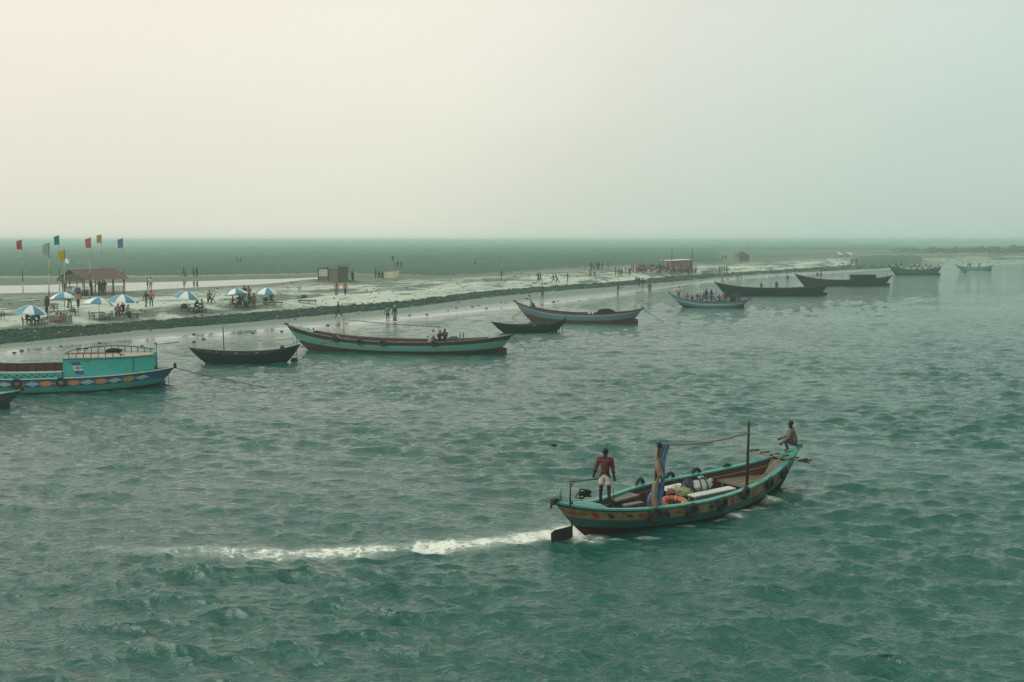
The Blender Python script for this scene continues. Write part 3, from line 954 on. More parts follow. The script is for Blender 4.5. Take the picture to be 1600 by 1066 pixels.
TEAL = paint('teal_paint', (.035, .30, .255), .42, .45, 3.5, (.02, .09, .08), .15)
TEAL_TOP = paint('bright_teal_paint', (.035, .31, .265), .38, .7, 5, (.03, .12, .11), .15)
TEAL_DARK = paint('deep_teal_paint', (.008, .085, .078), .4, .45, 3.0, (.01, .04, .04), .1)
OXIDE = paint('red_oxide', (.045, .010, .011), .7, .4, 3.5, (.02, .012, .012), spec=.2)
CREAM = paint('cream_paint', (.22, .168, .078), .55, .75, 3.6, (.075, .055, .03), .1)
DKWOOD = paint('dark_wood', (.026, .021, .017), .75, .5, 6, (.06, .05, .04), .3, spec=.2)
MAROON = paint('maroon_boards', (.10, .022, .018), .65, .45, 4, (.035, .018, .014), .2)
GREYWOOD = paint('grey_boards', (.17, .16, .135), .8, .45, 5, (.07, .06, .05), .3)
BAMBOO = paint('bamboo', (.24, .185, .105), .6, .45, 7, (.09, .07, .045), .2)
BLACK = paint('pitch', (.005, .009, .012), .85, .4, 4, (.018, .026, .029), .3, spec=.12)
STEEL = paint('dark_steel', (.03, .032, .034), .5, .5, 12, (.09, .05, .03))
STRIPE = paint('pale_stripe_paint', (.30, .37, .36), .55, .5, 4, (.14, .19, .19))
CABIN = paint('cabin_turquoise', (.05, .43, .385), .45, .45, 3.0, (.025, .22, .20), .15)
WHITEP = paint('white_paint', (.62, .64, .58), .5, .35, 5, (.25, .24, .2))
REDP = paint('red_paint', (.28, .03, .02), .55, .4, 8, (.08, .02, .015))
BLUEP = paint('blue_paint', (.02, .10, .26), .5, .35, 4, (.015, .05, .09))
ORANGEP = paint('orange_paint', (.55, .22, .05), .55, .35, 5, (.25, .11, .04))
ENGINE = paint('engine_iron', (.035, .05, .06), .5, .5, 11, (.08, .06, .045))

# ---- the boat under way in the foreground
fb = Boat('river_boat', 'long open teal wooden boat under way with a foam wake, tyres along its side', (866, 784, 1.235), (1250, 697, 1.306), 2.66, .697,
          3.347, 2.984, (1.5, 1.125), (1.9, 1.046), -.105, .42, 1.75, 1.5, group=None)
fb.hull([OXIDE, TEAL_DARK, CREAM, DKWOOD], [0, .60, .775, .945, 1.0], 60)
fb.lining(MAROON, .34, -.80, .93)
fb.gunwale(TEAL_TOP, .055, .13, .055, 60)
fb.deck(TEAL_TOP, -.99, -.70, .015, .13, 'stern_deck')
fb.deck(TEAL, .80, .985, .015, .03, 'bow_deck')
fb.bulkhead(GREYWOOD, -.70, .35, .97)
fb.bulkhead(GREYWOOD, .80, .35, .97)
# bottom boards, each its own plank
KF = .36
ts = [-.70 + 1.50 * i / 40 for i in range(41)]
for q in range(9):
    y0, y1 = -1 + 2 * q / 9 + .012, -1 + 2 * (q + 1) / 9 - .012
    mb = MB(); seg = []
    a0 = -.69 + rnd.uniform(0, .02); a1 = .40
    n_ = 16
    R = [[], [], [], []]
    for i in range(n_ + 1):
        t = a0 + (a1 - a0) * i / n_
        p = fb.pt(t, KF, 1, .07)
        zz = fb.pt(-.1, KF).z + (q % 3) * .006
        for k, (yy, dz) in enumerate(((y0, 0), (y0, .03), (y1, .03), (y1, 0))):
            R[k].append(Vector((fb.L / 2 * t, p.y * yy, zz + dz)))
    mb.sheet([R[0], R[1]], False).sheet([R[1], R[2]], False).sheet([R[2], R[3]], False)
    mb.build('plank', GREYWOOD, fb.root)
# raised fore deck of split bamboo
zf = fb.zg(.1) - .26
for q in range(15):
    y0, y1 = -1 + 2 * q / 15 + .02, -1 + 2 * (q + 1) / 15 - .02
    R = [[], [], [], []]
    for i in range(9):
        t = .42 + (.795 - .42) * i / 8
        p = fb.at_z(t, zf, 1, .08)
        for k, (yy, dz) in enumerate(((y0, -.03), (y0, .012), (y1, .012), (y1, -.03))):
            R[k].append(Vector((fb.L / 2 * t, p.y * yy, zf + dz + .008 * math.sin(q * 2.3))))
    MB().sheet(R[:2], False).sheet(R[1:3], False).sheet(R[2:], False).build('bamboo_slat', BAMBOO, fb.root)
p = fb.at_z(.42, zf, 1, .07)
MB().box((fb.L / 2 * .415, 0, zf - .03), (.07, 2 * p.y, .09)).build('deck_beam', GREYWOOD, fb.root)
for q in (-.75, -.3, .3, .75):
    MB().box((fb.L / 2 * .415, q * p.y, zf - .20), (.05, .05, .30)).build('deck_post', GREYWOOD, fb.root)
fb.ribs(GREYWOOD, [-.62, -.5, -.38, -.26, -.14, -.02, .10, .22, .34], .03, .40, .95)
for side in (-1, 1):                                     # stringer under the gunwale
    MB().tube([fb.pt(-.66 + 1.44 * i / 24, .86, side, .085) for i in range(25)], .022, 4, smooth=False).build('stringer', GREYWOOD, fb.root)
# cross beam of bamboo at the bow with short pegs lashed on it
xb = fb.t_of(1200, 717, 1.0) * fb.L / 2
zb_ = fb.zg(.80) + .10
bp_ = MB().tube([(xb - .1, 1.28, zb_), (xb, 0, zb_ + .03), (xb + .15, -1.30, zb_)], .035, 7).build('bow_beam', BAMBOO, fb.root)
MB().tube([(xb + .14, 1.15, zb_ - .03), (xb + .2, 0, zb_ - .02), (xb + .28, -1.24, zb_ - .06)], .03, 7).build('bow_beam', BAMBOO, fb.root)
for yy in (.95, .5, .1, -.3, -.7, -1.05, -1.22):
    MB().tube([(xb - .12, yy, zb_ + .05), (xb + .34, yy - .03, zb_ + .04)], .028, 6).build('peg', DKWOOD, fb.root)
# stem head, stern post and the tiller frame
MB().box((-fb.L / 2 + .02, 0, fb.zs + .0), (.22, .14, .16)).build('stern_post', DKWOOD, fb.root)
MB().tube([(-fb.L / 2 - .06, 0, fb.zs), (-fb.L / 2 - .14, 0, fb.zs - .16)], .035, 6).build('stern_hook', DKWOOD, fb.root)
MB().box((fb.L / 2 - .03, 0, fb.zb + .02), (.26, .10, .16)).build('stem_head', TEAL, fb.root)
xr = fb.local(888, 790, 1.1).x
MB().tube([(-fb.L / 2 + .28, .05, fb.zs - .02), (-fb.L / 2 + .27, .05, fb.zs + .34)], .035, 6).build('mooring_post', TEAL, fb.root)
fr_ = fb.rudder(paint('rudder_board', (.010, .007, .008), .85, .5, 6, (.06, .04, .04)), (.76, .56), (-fb.L / 2 + .66, .40), .72)
tl = MB()
tx = fb.local(891, 781, 1.28)
tl.tube([(tx.x, tx.y, 1.05), (tx.x, tx.y, 1.82)], .026, 6)
tend = fb.local(934, 748.5, 1.95)
tl.tube([(tx.x, tx.y, 1.81), (tend.x, tend.y, 1.95)], .024, 6)
tl.tube([(tx.x, tx.y, 1.62), (tx.x + .18, tx.y, 1.82)], .016, 5)
tl.build('tiller', STEEL, fb.root)
# benches amidships: plank tops on little legs
zfl = fb.pt(-.1, KF).z + .04
def bench(pa, pb, width, top):
    a, c = fb.local(*pa, top), fb.local(*pb, top)
    d = (c - a); d.z = 0; Ld = d.length; rz = math.atan2(d.y, d.x); mid = (a + c) / 2
    bo = bpy.data.objects.new('bench', MB().box((0, 0, 0), (Ld, width, .04)).mesh('bench'))
    bo.data.materials.append(WHITEP); COL.objects.link(bo); bo.parent = fb.root
    bo.location = (mid.x, mid.y, top); bo.rotation_euler = (0, 0, rz)
    for i in range(5):
        for sy in (-1, 1):
            x = -Ld / 2 + .06 + (Ld - .12) * i / 4
            if i in (0, 2, 4) or sy < 0:
                MB().box((x, sy * (width / 2 - .03), -(top - zfl) / 2 - .02), (.045, .045, top - zfl)).build('leg', GREYWOOD, bo)
    MB().box((0, -width / 2 + .03, -.09), (Ld - .1, .03, .05)).build('rail', GREYWOOD, bo)
bench((1080, 775), (1144, 762), .34, .56)
bench((1035, 765), (1068, 757.5), .38, .60)
# plank platform near the helmsman
for a, c, w_ in (((955, 781), (990, 772), .52), ((975, 790), (1003, 785), .2)):
    A_, C_ = fb.local(*a, .62), fb.local(*c, .62)
    d = C_ - A_
    o = MB().box((0, 0, 0), (Vector((d.x, d.y, 0)).length, w_, .05)).build('platform_board', GREYWOOD, fb.root)
    o.location = ((A_.x + C_.x) / 2, (A_.y + C_.y) / 2, .62); o.rotation_euler = (0, 0, math.atan2(d.y, d.x))
# poles and the ridge bamboo
mf = fb.local(1167, 752, .75)
mast = MB().tube([(mf.x, mf.y, zfl), (mf.x + .02, mf.y, 1.7), (mf.x + .05, mf.y + .01, 2.74)], [.055, .045, .032], 8).build('mast', DKWOOD, fb.root)
aft = fb.local(1021, 786, .7)
at_top = (aft.x + .24, aft.y, 2.55)
MB().tube([(aft.x, aft.y, zfl), (aft.x + .10, aft.y, 1.6), at_top], [.05, .045, .035], 8).build('pole', DKWOOD, fb.root)
rt = Vector((mf.x + .04, mf.y, 2.36)); ra = Vector((aft.x + .24, aft.y, 2.47))
rp = []
for i in range(17):
    q = ra.lerp(rt, i / 16); q.z -= .13 * math.sin(PI * i / 16); rp.append(q)
MB().tube(rp, .032, 7).build('ridge_pole', BAMBOO, fb.root)
# painted stars, hearts and splashes on the cream band
def star(r, n=5, a0=0):
    return [((r if i % 2 == 0 else r * .42) * math.sin(PI * i / n + a0), (r if i % 2 == 0 else r * .42) * math.cos(PI * i / n + a0)) for i in range(2 * n)]
heart = [(0, -.13), (.10, -.03), (.12, .06), (.06, .11), (0, .07), (-.06, .11), (-.12, .06), (-.10, -.03)]
def blotch(r, sx=1.0):
    return [(sx * r * (.5 + .6 * rnd.random()) * math.cos(2 * PI * i / 11), r * (.5 + .6 * rnd.random()) * math.sin(2 * PI * i / 11)) for i in range(11)]
DKBLUE = paint('navy_paint', (.015, .02, .04), .6, .3, 8)
zc = lambda t: (fb.pt(t, .775).z + fb.pt(t, .945).z) / 2
def mark(px, name, mat, pts):
    t = fb.t_of(px, 805 if px < 1080 else 805 - (px - 1080) * .32, .5)
    # find the station whose near side shows at this photo column
    best = min((abs(proj(fb.world(fb.at_z(q / 200, zc(q / 200), -1)))[0] - px), q / 200) for q in range(-190, 190))[1]
    fb.decal(name, mat, best, zc(best), pts)
mark(930, 'painted_heart', REDP, heart)
mark(955, 'painted_star', DKBLUE, star(.15))
mark(1002, 'painted_star', REDP, star(.15))
mark(985, 'painted_splash', DKBLUE, blotch(.08, 1.6))
mark(1042, 'painted_splash', DKBLUE, blotch(.13, 1.5))
mark(1060, 'painted_splash', REDP, blotch(.07, 1.5))
mark(1112, 'painted_star', DKBLUE, star(.16, 4))
mark(1145, 'painted_star', REDP, star(.17))
mark(1178, 'painted_star', REDP, star(.13))
for x in (888, 897, 906, 915):
    mark(x, 'painted_stroke', REDP, blotch(.055, 2.0))
# fenders
def tyre_at(px, py, side, z, label, sc=1.0, tilt=0.0):
    q = min((math.hypot(*(np.array(proj(fb.world(fb.at_z(i / 100, z, side)))) - (px, py))), i / 100) for i in range(-90, 92))[1]
    p = fb.at_z(q, z, side, -.10)
    p2 = fb.at_z(q + .03, z, side, -.10)
    d = (p2 - p)
    return tyre(fb.world(p), fb.rz + math.atan2(d.y, d.x), label, 'tyre fenders hung on the moving boat', sc, tilt * side)
TL = [(1021, 802, 'black tyre hung on the near side below the blue and yellow cloth', 1.08), (1077, 792, 'black tyre hung on the near side beside the orange lifebuoy', 1.05), (1126, 786, 'black tyre hung on the near side midway along the long white bench', 1.0),
      (1163, 773, 'black tyre hung on the near side just astern of the foremast', .98), (1201, 758, 'black tyre hung on the near side between the mast and the foremost tyre', .98), (1227, 746, 'foremost black tyre on the near side, under the bow beam', .98)]
for x, y, lb, sc in TL:
    tyre_at(x, y, -1, .50 + (.12 if x > 1150 else 0) + (.1 if x > 1220 else 0), lb, sc, -.12)
for x, y, lb in ((1003, 757, 'black tyre on the far side level with the cloth bundle, aftmost of the far row'), (1049, 747, 'black tyre on the far side behind the short bench'), (1090, 739, 'black tyre on the far side behind the tied sacks'), (1139, 728, 'foremost black tyre on the far gunwale, beside the fore deck')):
    tyre_at(x, y, 1, .70, lb, .95, .1)
# cloth bundle lashed to the after pole: three twisted sheets hanging together
tp = fb.world((aft.x, aft.y, 2.52)); bt = fb.world((aft.x, aft.y, zfl + .05))
cl = empty('tarpaulin', (bt.x, bt.y, bt.z), 'blue and yellow tarpaulin hanging in folds from the pole on the moving boat', 'tarpaulin')
Hc = tp.z - bt.z
def drape(name, mat, top, bot, w0, w1, ph, folds=5):
    rows = []
    for i in range(19):
        v = i / 18
        cpt = Vector(top).lerp(Vector(bot), v)
        cpt.x += .05 * math.sin(v * 7 + ph) + .26 * cpt.z / Hc * math.cos(fb.rz); cpt.y += .26 * cpt.z / Hc * math.sin(fb.rz); cpt.y += .04 * math.sin(v * 5 + ph)
        r = []
        wd_ = w0 + (w1 - w0) * v
        for j in range(25):
            a = 2 * PI * j / 24
            rr = wd_ * .56 * (1 + .34 * math.sin(folds * a + ph + v * 3.4) + .16 * math.sin(9 * a + v * 11) + .08 * math.sin(13 * v + 4 * a))
            r.append(Vector((cpt.x + rr * math.cos(a), cpt.y + rr * .8 * math.sin(a), cpt.z + .02 * math.sin(a * 3 + ph))))
        rows.append(r)
    return MB().sheet(rows).build(name, mat, cl)
C_BLUE = paint('blue_tarp', (.018, .09, .26), .5, .8, 5, (.16, .24, .30), .4)
C_YEL = paint('yellow_cloth', (.33, .19, .05), .75, .95, 5, (.05, .075, .13), .4)
C_GREY = paint('grey_print_cloth', (.17, .18, .16), .8, .95, 6, (.30, .20, .06), .4)
C_ORG = paint('orange_cloth', (.55, .16, .06), .75, .4, 6, (.3, .16, .08), .3)
drape('yellow_sheet', C_YEL, (-.06, .02, Hc - .02), (.04, -.08, .62 * Hc), .10, .13, .4)
drape('grey_sheet', C_GREY, (.0, -.03, .70 * Hc), (-.05, -.05, .22), .13, .12, 1.9)
drape('blue_sheet', C_BLUE, (.20, .05, Hc - .06), (.10, .05, .35 * Hc), .14, .09, 2.6, 4)
drape('blue_sheet', C_BLUE, (.08, .03, .52 * Hc), (.20, .0, .10), .13, .16, .9, 4)
drape('blue_sheet', C_BLUE, (-.10, .02, .42 * Hc), (-.24, -.05, .04), .10, .12, 3.4, 4)
drape('orange_sheet', C_ORG, (-.02, -.10, .34 * Hc), (.04, -.12, .02), .08, .13, 5.0)
LX, LY = .24 * math.cos(fb.rz), .24 * math.sin(fb.rz)
MB().torus((LX, LY, Hc - .05), .07, .025, (.2, 0, 1)).torus((LX, LY, Hc - .12), .075, .02, (0, .2, 1)).build('lashing', BLACK, cl)
# lifebuoy
lbp = fb.world(fb.local(1052, 786, .62))
lb = empty('lifebuoy', lbp, 'orange lifebuoy lying beside the blue and yellow tarpaulin', 'lifebuoy', None, .4)
lb.rotation_euler = (.16, -.1, .4)
MB().torus((0, 0, 0), .33, .085, (0, 0, 1), 28, 10).build('ring', paint('lifebuoy_orange', (.50, .075, .028), .55, .5, 7, (.35, .13, .07)), lb)
for i in range(4):
    a = PI / 4 + i * PI / 2
    MB().torus((.33 * math.cos(a), .33 * math.sin(a), 0), .088, .012, (-math.sin(a), math.cos(a), 0), 14, 6).build('band', WHITEP, lb)
MB().torus((0, 0, .03), .43, .012, (0, 0, 1), 26, 6).build('grab_line', WHITEP, lb)
# heap of net and rope
hp = fb.world(fb.local(1062, 772, .5))
net = empty('net_heap', hp, 'heap of pale fishing net and rope between the two white benches', 'net')
mb = MB()
for i in range(16):
    a, rr = rnd.uniform(0, 6.28), rnd.uniform(.05, .34)
    c0 = Vector((rr * math.cos(a), rr * math.sin(a), rnd.uniform(.02, .16)))
    mb.torus(c0, rnd.uniform(.07, .17), .013, (rnd.uniform(-.7, .7), rnd.uniform(-.7, .7), 1), 14, 5)
mb.build('rope_coils', paint('pale_rope', (.36, .34, .25), .9, .4, 10), net)
MB().blob((.12, -.05, .06), (.26, .22, .16), 12, 8, 0, .22).build('net_pile', paint('green_net', (.26, .30, .17), .95, .6, 22, (.12, .13, .08), .8), net)
MB().blob((-.25, .12, .05), (.2, .16, .10), 10, 7, 0, .25).build('red_net_pile', paint('red_net', (.25, .09, .06), .95, .5, 20, (.1, .05, .04), .8), net)
# tied sacks
sp = fb.world(fb.local(1085, 762, .62))
for i, (dx, dy, dz, rad, mat_, lb_) in enumerate(((.22, .10, .04, (.40, .28, .20), paint('sack_white', (.40, .42, .38), .85, .6, 9, (.16, .17, .15), .5), 'pale stuffed sack tied with dark cord behind the white benches'),
                                             (-.22, -.02, -.02, (.26, .22, .30), paint('dark_tarp', (.018, .03, .045), .6, .3, 6, (.05, .06, .07), .4), 'dark blue tarpaulin bundle slumped against the pale sack'))):
    root = empty('sack' if i == 0 else 'tarpaulin_bundle', sp + Vector((dx, dy, dz)), lb_, 'sack' if i == 0 else 'bundle', None, .5)
    MB().blob((0, 0, 0), rad, 14, 10, 0, .10).build('sack_body' if i == 0 else 'bundle_body', mat_, root)
    MB().torus((.05, 0, 0), rad[1] * 1.02, .018, (1, .1, .1), 18, 6).torus((-.14, 0, 0), rad[1] * .98, .018, (1, -.2, 0), 18, 6).build('cord', BLACK, root)
    if i == 0: MB().blob((.40, 0, .12), (.10, .07, .08), 8, 6, 0, .2).blob((.05, .05, .26), (.13, .08, .05), 8, 6, 0, .2).build('tied_neck', mat_, root)
# bundle of hose on the stern deck, and the long boat hook forward
hs = fb.world(fb.local(912, 778, 1.12))
mb = MB()
for i in range(6):
    mb.torus((rnd.uniform(-.12, .12), rnd.uniform(-.08, .08), .05 + .03 * i), rnd.uniform(.16, .25), .018, (rnd.uniform(-.6, .6), rnd.uniform(-.6, .6), 1), 18, 5)
o = mb.build('hose_coil', BLACK); o.location = hs; tag(o, 'tangled black hose coil on the stern deck behind the helmsman', 'hose')
hk0, hk1 = fb.world((fb.local(1185, 754, .75))), fb.world(fb.local(1232, 703, 1.32))
o = MB().tube([hk0 + Vector((0, 0, .05)), hk0.lerp(hk1, .5) + Vector((0, 0, .06)), hk1], .026, 6).build('bamboo_pole', BAMBOO)
tag(o, 'long bamboo pole laid from the near gunwale up to the bow', 'pole')
hk0, hk1 = fb.world(fb.local(1070, 768, .66)), fb.world(fb.local(1180, 722, .95))

rope('steering_cord', 'thin cord hanging from the helmsman\'s hand to the deck', [fb.world(fb.local(958.5, 763, 1.9)), fb.world(fb.local(958.5, 789, 1.0))], .008, 0, None, 3, None)
# short drift of rubbish on the water
o = MB().blob((0, 0, .02), (.11, .07, .06), 9, 6, 0, .3).tube([(-.08, 0, .03), (-.18, .05, .1)], .02, 5).build('floating_debris', BLACK)
o.location = at(866, 697, 0); tag(o, 'small dark clump of debris drifting alone on open water', 'debris')
# ---- the large teal cargo boat at the left edge
cb = Boat('cargo_boat', 'large bright teal boat with a closed cabin and diamond-painted band, cut by the left edge', (273, 573, 1.15), (-175, 556, 2.2), 3.5, .88, 3.2, 2.6, (2.6, .8), (2.4, .9), -.05, .6, 1.7, 2.2, group=None)
cb.hull([OXIDE, TEAL, BLUEP, DKWOOD], [0, .60, .765, .955, 1.0], 50)
cb.gunwale(WHITEP, .04, .12, .045, 50)
cb.lining(MAROON, .42, -.9, .9)
cb.floor(GREYWOOD, .45, -.9, .9)
cb.deck(GREYWOOD, -.985, -.60, .02, .05, 'stern_deck')
tA, tB = cb.t_of(112, 580, .95), cb.t_of(243, 578, .95)
lo_t, hi_t = min(tA, tB), max(tA, tB)
# cabin: walls follow the gunwale, square aft end
NTc = 14
def cab_w(t): return min(cb.w(t) - .10, 1.42) if t > lo_t + .06 else min(cb.w(t) - .10, 1.42) * .96
cts = [lo_t + (hi_t - lo_t) * i / NTc for i in range(NTc + 1)]
ztop = lambda t: 1.93 + .05 * ((t - lo_t) / (hi_t - lo_t) - .5) ** 2
for side in (-1, 1):
    R = [[Vector((cb.L / 2 * t, side * cab_w(t), cb.zg(t) + .005)) for t in cts], [Vector((cb.L / 2 * t, side * cab_w(t), ztop(t))) for t in cts]]
    MB().sheet(R).build('cabin_wall', CABIN, cb.root)
for t in (lo_t, hi_t):
    w_ = cab_w(t)
    MB().box((cb.L / 2 * t, 0, (cb.zg(t) + ztop(t)) / 2), (.05, 2 * w_, ztop(t) - cb.zg(t))).build('cabin_end', CABIN, cb.root)
PINK = paint('faded_roof_paint', (.42, .30, .25), .6, .4, 4, (.25, .2, .17))
MB().sheet([[Vector((cb.L / 2 * t, q * (cab_w(t) + .04), ztop(t) + .01 + .05 * (1 - q * q))) for t in cts] for q in (-1, -.6, -.2, .2, .6, 1)]).build('cabin_roof', PINK, cb.root)
for side in (-1, 1):
    MB().tube([(cb.L / 2 * t, side * (cab_w(t) + .05), ztop(t) + .0) for t in cts], .045, 5).build('roof_edge', TEAL_TOP, cb.root)
# roof rail: near side straight and low, far side arched, on short stanchions
RAIL = paint('rail_paint', (.12, .045, .03), .5, .4, 8)
def railing(y_of, z_of, ts, nst, mat):
    MB().tube([(cb.L / 2 * t, y_of(t), z_of(t)) for t in ts], .032, 5).build('rail', mat, cb.root)
    for i in range(nst):
        t = ts[0] + (ts[-1] - ts[0]) * (i + .5) / nst
        MB().tube([(cb.L / 2 * t, y_of(t), ztop(t)), (cb.L / 2 * t, y_of(t), z_of(t))], .026, 5).build('stanchion', mat, cb.root)
nearside = 1 if cb.world((0, 1, 0)).y < cb.world((0, -1, 0)).y else -1
tr = [lo_t + (hi_t - lo_t) * (.02 + .96 * i / 16) for i in range(17)]
railing(lambda t: -nearside * (cab_w(t) - .05), lambda t: ztop(t) + .16 + .26 * math.sin(PI * min(1, max(0, (t - lo_t) / (hi_t - lo_t) * .9 + .05))), tr, 12, STEEL)
tr2 = [lo_t + (hi_t - lo_t) * (.32 + .66 * i / 16) for i in range(17)]
railing(lambda t: nearside * (cab_w(t) - .12), lambda t: ztop(t) + .26 - .22 * max(0, (lo_t + (hi_t - lo_t) * .40 - t) / (hi_t - lo_t) * 10) ** 1, tr2, 8, RAIL)
MB().tube([(cb.L / 2 * hi_t * 1.0 - .1, y, ztop(hi_t) + .27) for y in (-1.25, 0, 1.25)], .03, 5).build('rail', STEEL, cb.root)
# cabin door outline and hull decorations on the near side
def side_panel(name, mat, u0, u1, v0, v1, slant=0.0, out=.012):
    """flat panel on the cabin wall; u in 0..1 along from stern, v in 0..1 up"""
    pts = []
    for u, v in ((u0, v0), (u1, v0), (u1 + slant, v1), (u0 + slant, v1)):
        t = lo_t + (hi_t - lo_t) * u
        pts.append(Vector((cb.L / 2 * t, nearside * (cab_w(t) + out), cb.zg(t) + (ztop(t) - cb.zg(t)) * v)))
    MB().add(pts, [(0, 1, 2, 3)] if nearside < 0 else [(3, 2, 1, 0)]).build(name, mat, cb.root)
for u0, u1, v0, v1 in ((.215, .222, .04, .97), (.0, .222, .965, .985), (.0, .20, .05, .07)):
    side_panel('door_seam', DKWOOD, u0, u1, v0, v1)
side_panel('seam', TEAL_DARK, .30, .95, .74, .755)
for i, (mat_, v0, v1) in enumerate(((BLUEP, .12, .34), (WHITEP, .34, .62), (BLUEP, .80, .88))):
    pass
sl_ = .055
side_panel('flag_stripe', BLUEP, .765, .865, .13, .34, sl_ * .27, .016)
side_panel('flag_stripe', WHITEP, .765 + sl_ * .27, .865 + sl_ * .27, .34, .62, sl_ * .36, .016)
side_panel('flag_stripe', BLUEP, .765 + sl_ * .63, .865 + sl_ * .63, .62, .82, sl_ * .26, .016)
side_panel('flag_emblem', BLACK, .825, .833, .36, .62, sl_ * .3, .022)
side_panel('flag_emblem', BLACK, .79, .868, .46, .51, .004, .025)
side_panel('flag_line', BLACK, .70, .765, .83, .85, 0, .02)
def cmark(u, name, mat, pts, k0=.765, k1=.955):
    z = (cb.pt(u, k0).z + cb.pt(u, k1).z) / 2
    cb.decal(name, mat, u, z, pts, nearside)
PALE = paint('pale_green_paint', (.33, .47, .42), .5, .3, 6)
for i in range(17):
    u = -.80 + i * .098
    hgt = .15
    if i % 2 == 0:
        cmark(u, 'painted_diamond', PALE, [(-.42, 0), (0, -hgt), (.42, 0), (0, hgt)])
    else:
        cmark(u, 'painted_disc', ORANGEP, [(.34 * math.cos(a * PI / 5), hgt * math.sin(a * PI / 5)) for a in range(10)])
# open hold with high washboards, dotted in black
wts = [hi_t + .004 + (.86 - hi_t) * i / 16 for i in range(17)]
for side in (-1, 1):
    near_ = side == nearside
    top = (lambda t: cb.zg(t) + .34) if near_ else (lambda t: cb.zg(t) + .46)
    rows = [[Vector((cb.L / 2 * t, side * (cb.w(t) - .06), cb.zg(t))) for t in wts], [Vector((cb.L / 2 * t, side * (cb.w(t) - .04), top(t))) for t in wts]]
    MB().sheet(rows).build('washboard', CABIN if near_ else MAROON, cb.root)
    MB().tube([r + Vector((0, 0, .01)) for r in rows[1]], .03, 4, smooth=False).build('washboard_cap', WHITEP if near_ else DKWOOD, cb.root)
    if not near_:
        for i in range(1, 16):
            MB().tube([rows[0][i] - Vector((0, side * .05, 0)), rows[1][i] - Vector((0, side * .05, 0))], .03, 4, smooth=False).build('stanchion', DKWOOD, cb.root)
for i in range(13):
    t = hi_t + .03 + i * .052
    for du, dv in ((0, .12), (.17, .20), (.30, .10)):
        tt_ = t + du / (cb.L / 2)
        c0 = Vector((cb.L / 2 * tt_, nearside * (cb.w(tt_) - .03), cb.zg(tt_) + dv))
        R_ = .045
        vs = [c0 + Vector((R_ * math.cos(a * PI / 3), nearside * (.004 + dv * .02), R_ * math.sin(a * PI / 3))) for a in range(6)]
        MB().add(vs, [tuple(range(6)), tuple(range(6))[::-1]]).build('painted_dot', BLACK, cb.root)
cb.rudder(BLUEP, (1.0, .62), (-cb.L / 2 + 1.55, .42), .9)
MB().tube([(-cb.L / 2 + 1.5, 0, .35), (-cb.L / 2 + .1, nearside * .2, -.02)], .05, 6).build('shaft_strut', DKWOOD, cb.root)
MB().tube([(-cb.L / 2 + .35, nearside * .1, .85), (-cb.L / 2 + .35, nearside * .15, .08)], .02, 5).build('shaft_chain', STEEL, cb.root)
MB().box((-cb.L / 2 - .02, 0, cb.zs + .06), (.16, .14, .3)).build('stern_post', DKWOOD, cb.root)
MB().blob((-cb.L / 2 + 1.25, nearside * .2, cb.zg(-.86) + .12), (.22, .2, .2), 10, 8, 0, .15).build('bollard', DKWOOD, cb.root)
# tiller gear on the roof's after edge
xt = cb.L / 2 * lo_t - .12
MB().tube([(xt, 0, cb.zg(lo_t)), (xt, 0, 2.55)], .04, 6).tube([(xt, 0, 2.5), (xt - 1.3, .1, 2.62)], .035, 6).build('tiller', TEAL, cb.root)
mb = MB().blob((cb.L / 2 * (lo_t + .5 * (hi_t - lo_t)), -nearside * .9, ztop(lo_t) + .14), (.5, .2, .15), 12, 8, 0, .15)
o = mb.build('bundle', BLACK); o.location = cb.root.location; o.rotation_euler = cb.root.rotation_euler
tag(o, 'dark bundle lying on the roof of the large teal boat', 'bundle')
for px, py, lb_ in ((26, 580, 'black tyre on the large teal boat, nearer the left edge of the photo'), (95, 583, 'black tyre on the large teal boat, close to its cabin')):
    q = min((math.hypot(*(np.array(proj(cb.world(cb.pt(i / 100, .93, nearside)))) - (px, py))), i / 100) for i in range(-90, 92))[1]
    p_ = cb.pt(q, .90, nearside, -.10)
    tyre(cb.world(p_), cb.rz, lb_, 'tyre fenders on the large teal boat', 1.25, 0)

# ---- stern of another boat at the left edge
lbt = Boat('river_boat', 'dark teal boat stern with yellow flowers, nearest to the left edge below the large boat', (35, 609.5, .92), (-300, 592, 1.7), 2.3, .62, 2.6, 2.6, draft=.45, rake_s=1.6, rake_b=1.8)
lbt.hull([OXIDE, TEAL_DARK, TEAL_DARK, DKWOOD], [0, .5, .72, .95, 1.0], 36)
lbt.gunwale(GREYWOOD, .04, .10, .05, 30)
lbt.lining(MAROON, .4, -.9, .9); lbt.floor(GREYWOOD, .42, -.9, .9); lbt.deck(TEAL, -.98, -.62, .01, .06, 'stern_deck')
lbt.rudder(OXIDE, (.5, .62), (-lbt.L / 2 + 1.15, .42), .5)
ns_ = 1 if lbt.world((0, 1, 0)).y < lbt.world((0, -1, 0)).y else -1
for u in (-.90, -.84, -.78, -.72):
    z_ = (lbt.pt(u, .72).z + lbt.pt(u, .95).z) / 2
    lbt.decal('painted_flower', ORANGEP if u in (-.84, -.72) else REDP, u, z_, star(.13, 5), ns_)
MB().box((-lbt.L / 2, 0, lbt.zs + .03), (.14, .12, .2)).build('stern_post', DKWOOD, lbt.root)
pp = lbt.local(11, 612, .8)
MB().tube([(pp.x, pp.y, .6), (pp.x, pp.y, 1.12)], .025, 5).build('post', STEEL, lbt.root)

